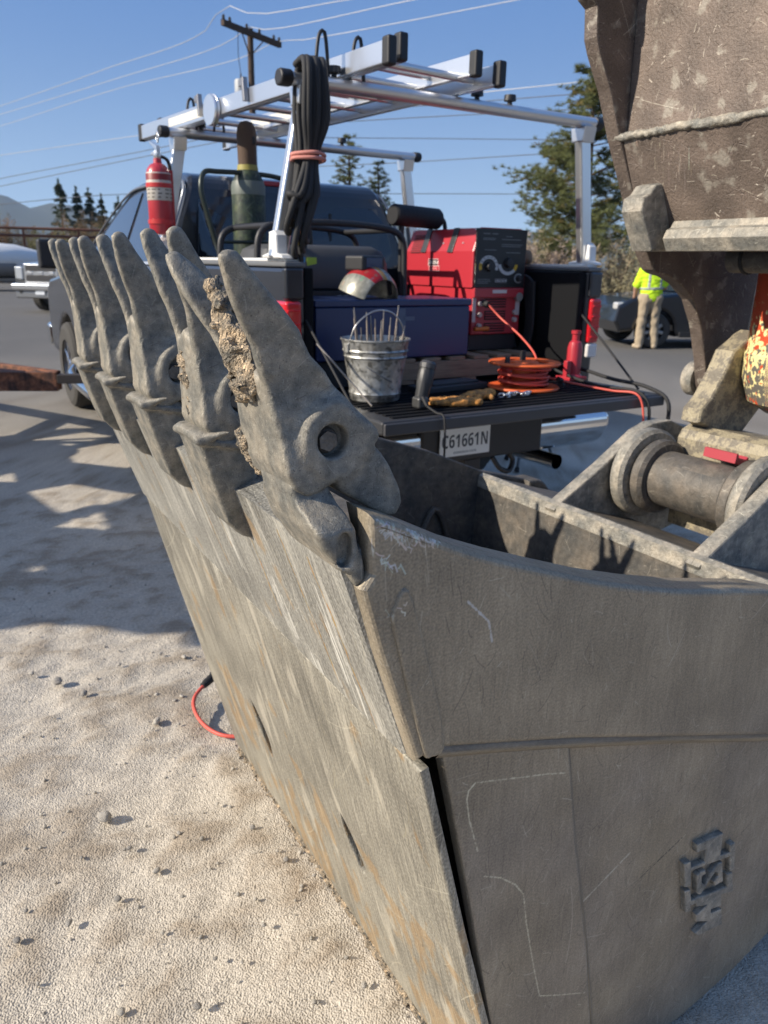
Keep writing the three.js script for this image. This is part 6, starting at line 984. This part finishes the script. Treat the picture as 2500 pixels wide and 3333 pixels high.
  for (const [s, a] of [[-1, J.aL], [1, J.aR]]) part('shoe', skinUV(nets((x, y, z) => Math.max(smin(sdCone(V(x, y, z), P(a.x, 0.05, a.z + 0.03), P(a.x + s * 0.03, 0.035, a.z - 0.17), 0.055, 0.045), sdCone(V(x, y, z), P(a.x, 0.05, a.z), P(a.x, 0.12, a.z), 0.055, 0.055), 0.03), -0.002 - y), [a.x - 0.15, -0.02, a.z - 0.27], [a.x + 0.15, 0.2, a.z + 0.15], 0.01)), mat([0.42, 0.34, 0.24], 0.85), p);
}
// rusty trailer tongue at the left edge, its trailer out of frame
{
  const t = thing('equipment_trailer', 'rusty steel trailer with a triangular tongue reaching into the yard', 'trailer', [-2.6, 0, -6.1]);
  const beam = (a, b, h = 0.15, w = 0.06) => { const d = b.clone().sub(a), g = new RoundedBoxGeometry(d.length(), h, w, 1, 0.006); g.rotateY(Math.atan2(-d.z, d.x)); g.translate((a.x + b.x) / 2, (a.y + b.y) / 2, (a.z + b.z) / 2); return boxUV(g); };
  part('tongue_beam', beam(V(0, 0.53, 0), V(-3.2, 0.53, 0.35)), rustSteel, t); part('tongue_beam', beam(V(-0.02, 0.53, -0.06), V(-3.2, 0.53, -2.0)), rustSteel, t);
  part('tongue_plate', prism([[-0.3, 0], [-0.3, 0.14], [-0.75, 0.3], [-0.75, -0.03]], 0, 0.012, 0.002).rotateX(-Math.PI / 2).translate(0, 0.585, 0.03), rustSteel, t);
  part('coupler', beam(V(0.0, 0.56, -0.01), V(0.28, 0.54, -0.05), 0.07, 0.09), mat([0.06, 0.05, 0.045], 0.6, 0.4), t);
  part('cross_member', beam(V(-1.4, 0.52, 0.12), V(-1.4, 0.52, -0.86), 0.12, 0.06), rustSteel, t);
  part('deck', box(4.5, 0.12, 2.3, -5.3, 0.62, -0.9, 0.01), rustSteel, t);
  for (const z of [-2.15, 0.35]) for (const x of [-4.8, -5.7]) part('trailer_wheel', turned([[0, -0.1], [0.32, -0.1], [0.36, -0.04], [0.36, 0.04], [0.32, 0.1], [0, 0.1]], V(x, 0.36, z), V(0, 0, 1), 28), blackRubber, t);
  part('jack_stand', cyl(0.035, 0.035, V(-0.7, 0.0, -0.1), V(-0.7, 0.6, -0.1), 12), rustSteel, t);
}
// unseen loader added outside the frame on the left to cast the yard shadow
{
  const m = thing('added_shadow_loader', 'unseen loader added left of the yard, its side shaped to cast a shadow', 'loader', [-5.1, 0, -3.72], 0);
  const yel = mat([0.5, 0.3, 0.03], 0.5);
  // outline in (z, y); thickness along x; shape and openings cut to the ground shadow
  part('shadow_side_plate', prismX([[2.0, 0.9], [2.0, 2.15], [2.1, 2.3], [2.24, 2.43], [2.29, 2.58], [2.2, 2.6], [2.13, 2.54], [2.16, 2.74], [2.08, 2.74], [2.04, 2.5], [1.7, 2.44], [1.49, 2.44], [1.36, 2.54], [0.9, 2.62], [0.3, 2.5], [-0.6, 2.35], [-1.1, 2.1], [-1.7, 1.9], [-2.35, 1.55], [-2.4, 1.3], [-2.1, 1.0], [-1.9, 0.9]], -0.03, 0.03, 0.01,
    [[[-1.87, 1.16], [-2.2, 1.42], [-1.95, 1.60], [-1.57, 1.46]], [[-1.46, 1.48], [-1.74, 1.67], [-0.9, 1.99], [-0.72, 1.88], [-1.02, 1.6]], [[-0.24, 1.6], [-0.36, 1.73], [0.06, 2.06], [0.36, 1.84]], [[0.58, 1.86], [0.34, 1.98], [0.74, 2.08]], [[-0.22, 2.02], [-0.38, 2.09], [-0.02, 2.18]], [[0.88, 2.26], [0.7, 2.36], [0.98, 2.37]], [[1.3, 1.95], [1.22, 1.99], [1.36, 2.02]], [[-0.6, 1.36], [-0.85, 1.42], [-0.5, 1.52]]]), yel, m);
  part('chassis', box(0.9, 0.6, 4.2, -0.3, 0.85, 0, 0.05), yel, m);
  part('hood', box(1.2, 0.7, 1.6, -0.8, 1.45, 1.2, 0.08), yel, m);
  part('cab_post', box(0.1, 0.1, 0.6, 0.0, 2.6, 2.1, 0.02), blackPlastic, m);
  for (const z of [-1.4, 1.4]) for (const x of [-1.15, 0.25]) part('wheel', turned([[0, -0.22], [0.55, -0.22], [0.68, -0.1], [0.68, 0.1], [0.55, 0.22], [0, 0.22]], V(x, 0.68, z), V(1, 0, 0), 36), blackRubber, m);
}
renderer.render(scene, camera);
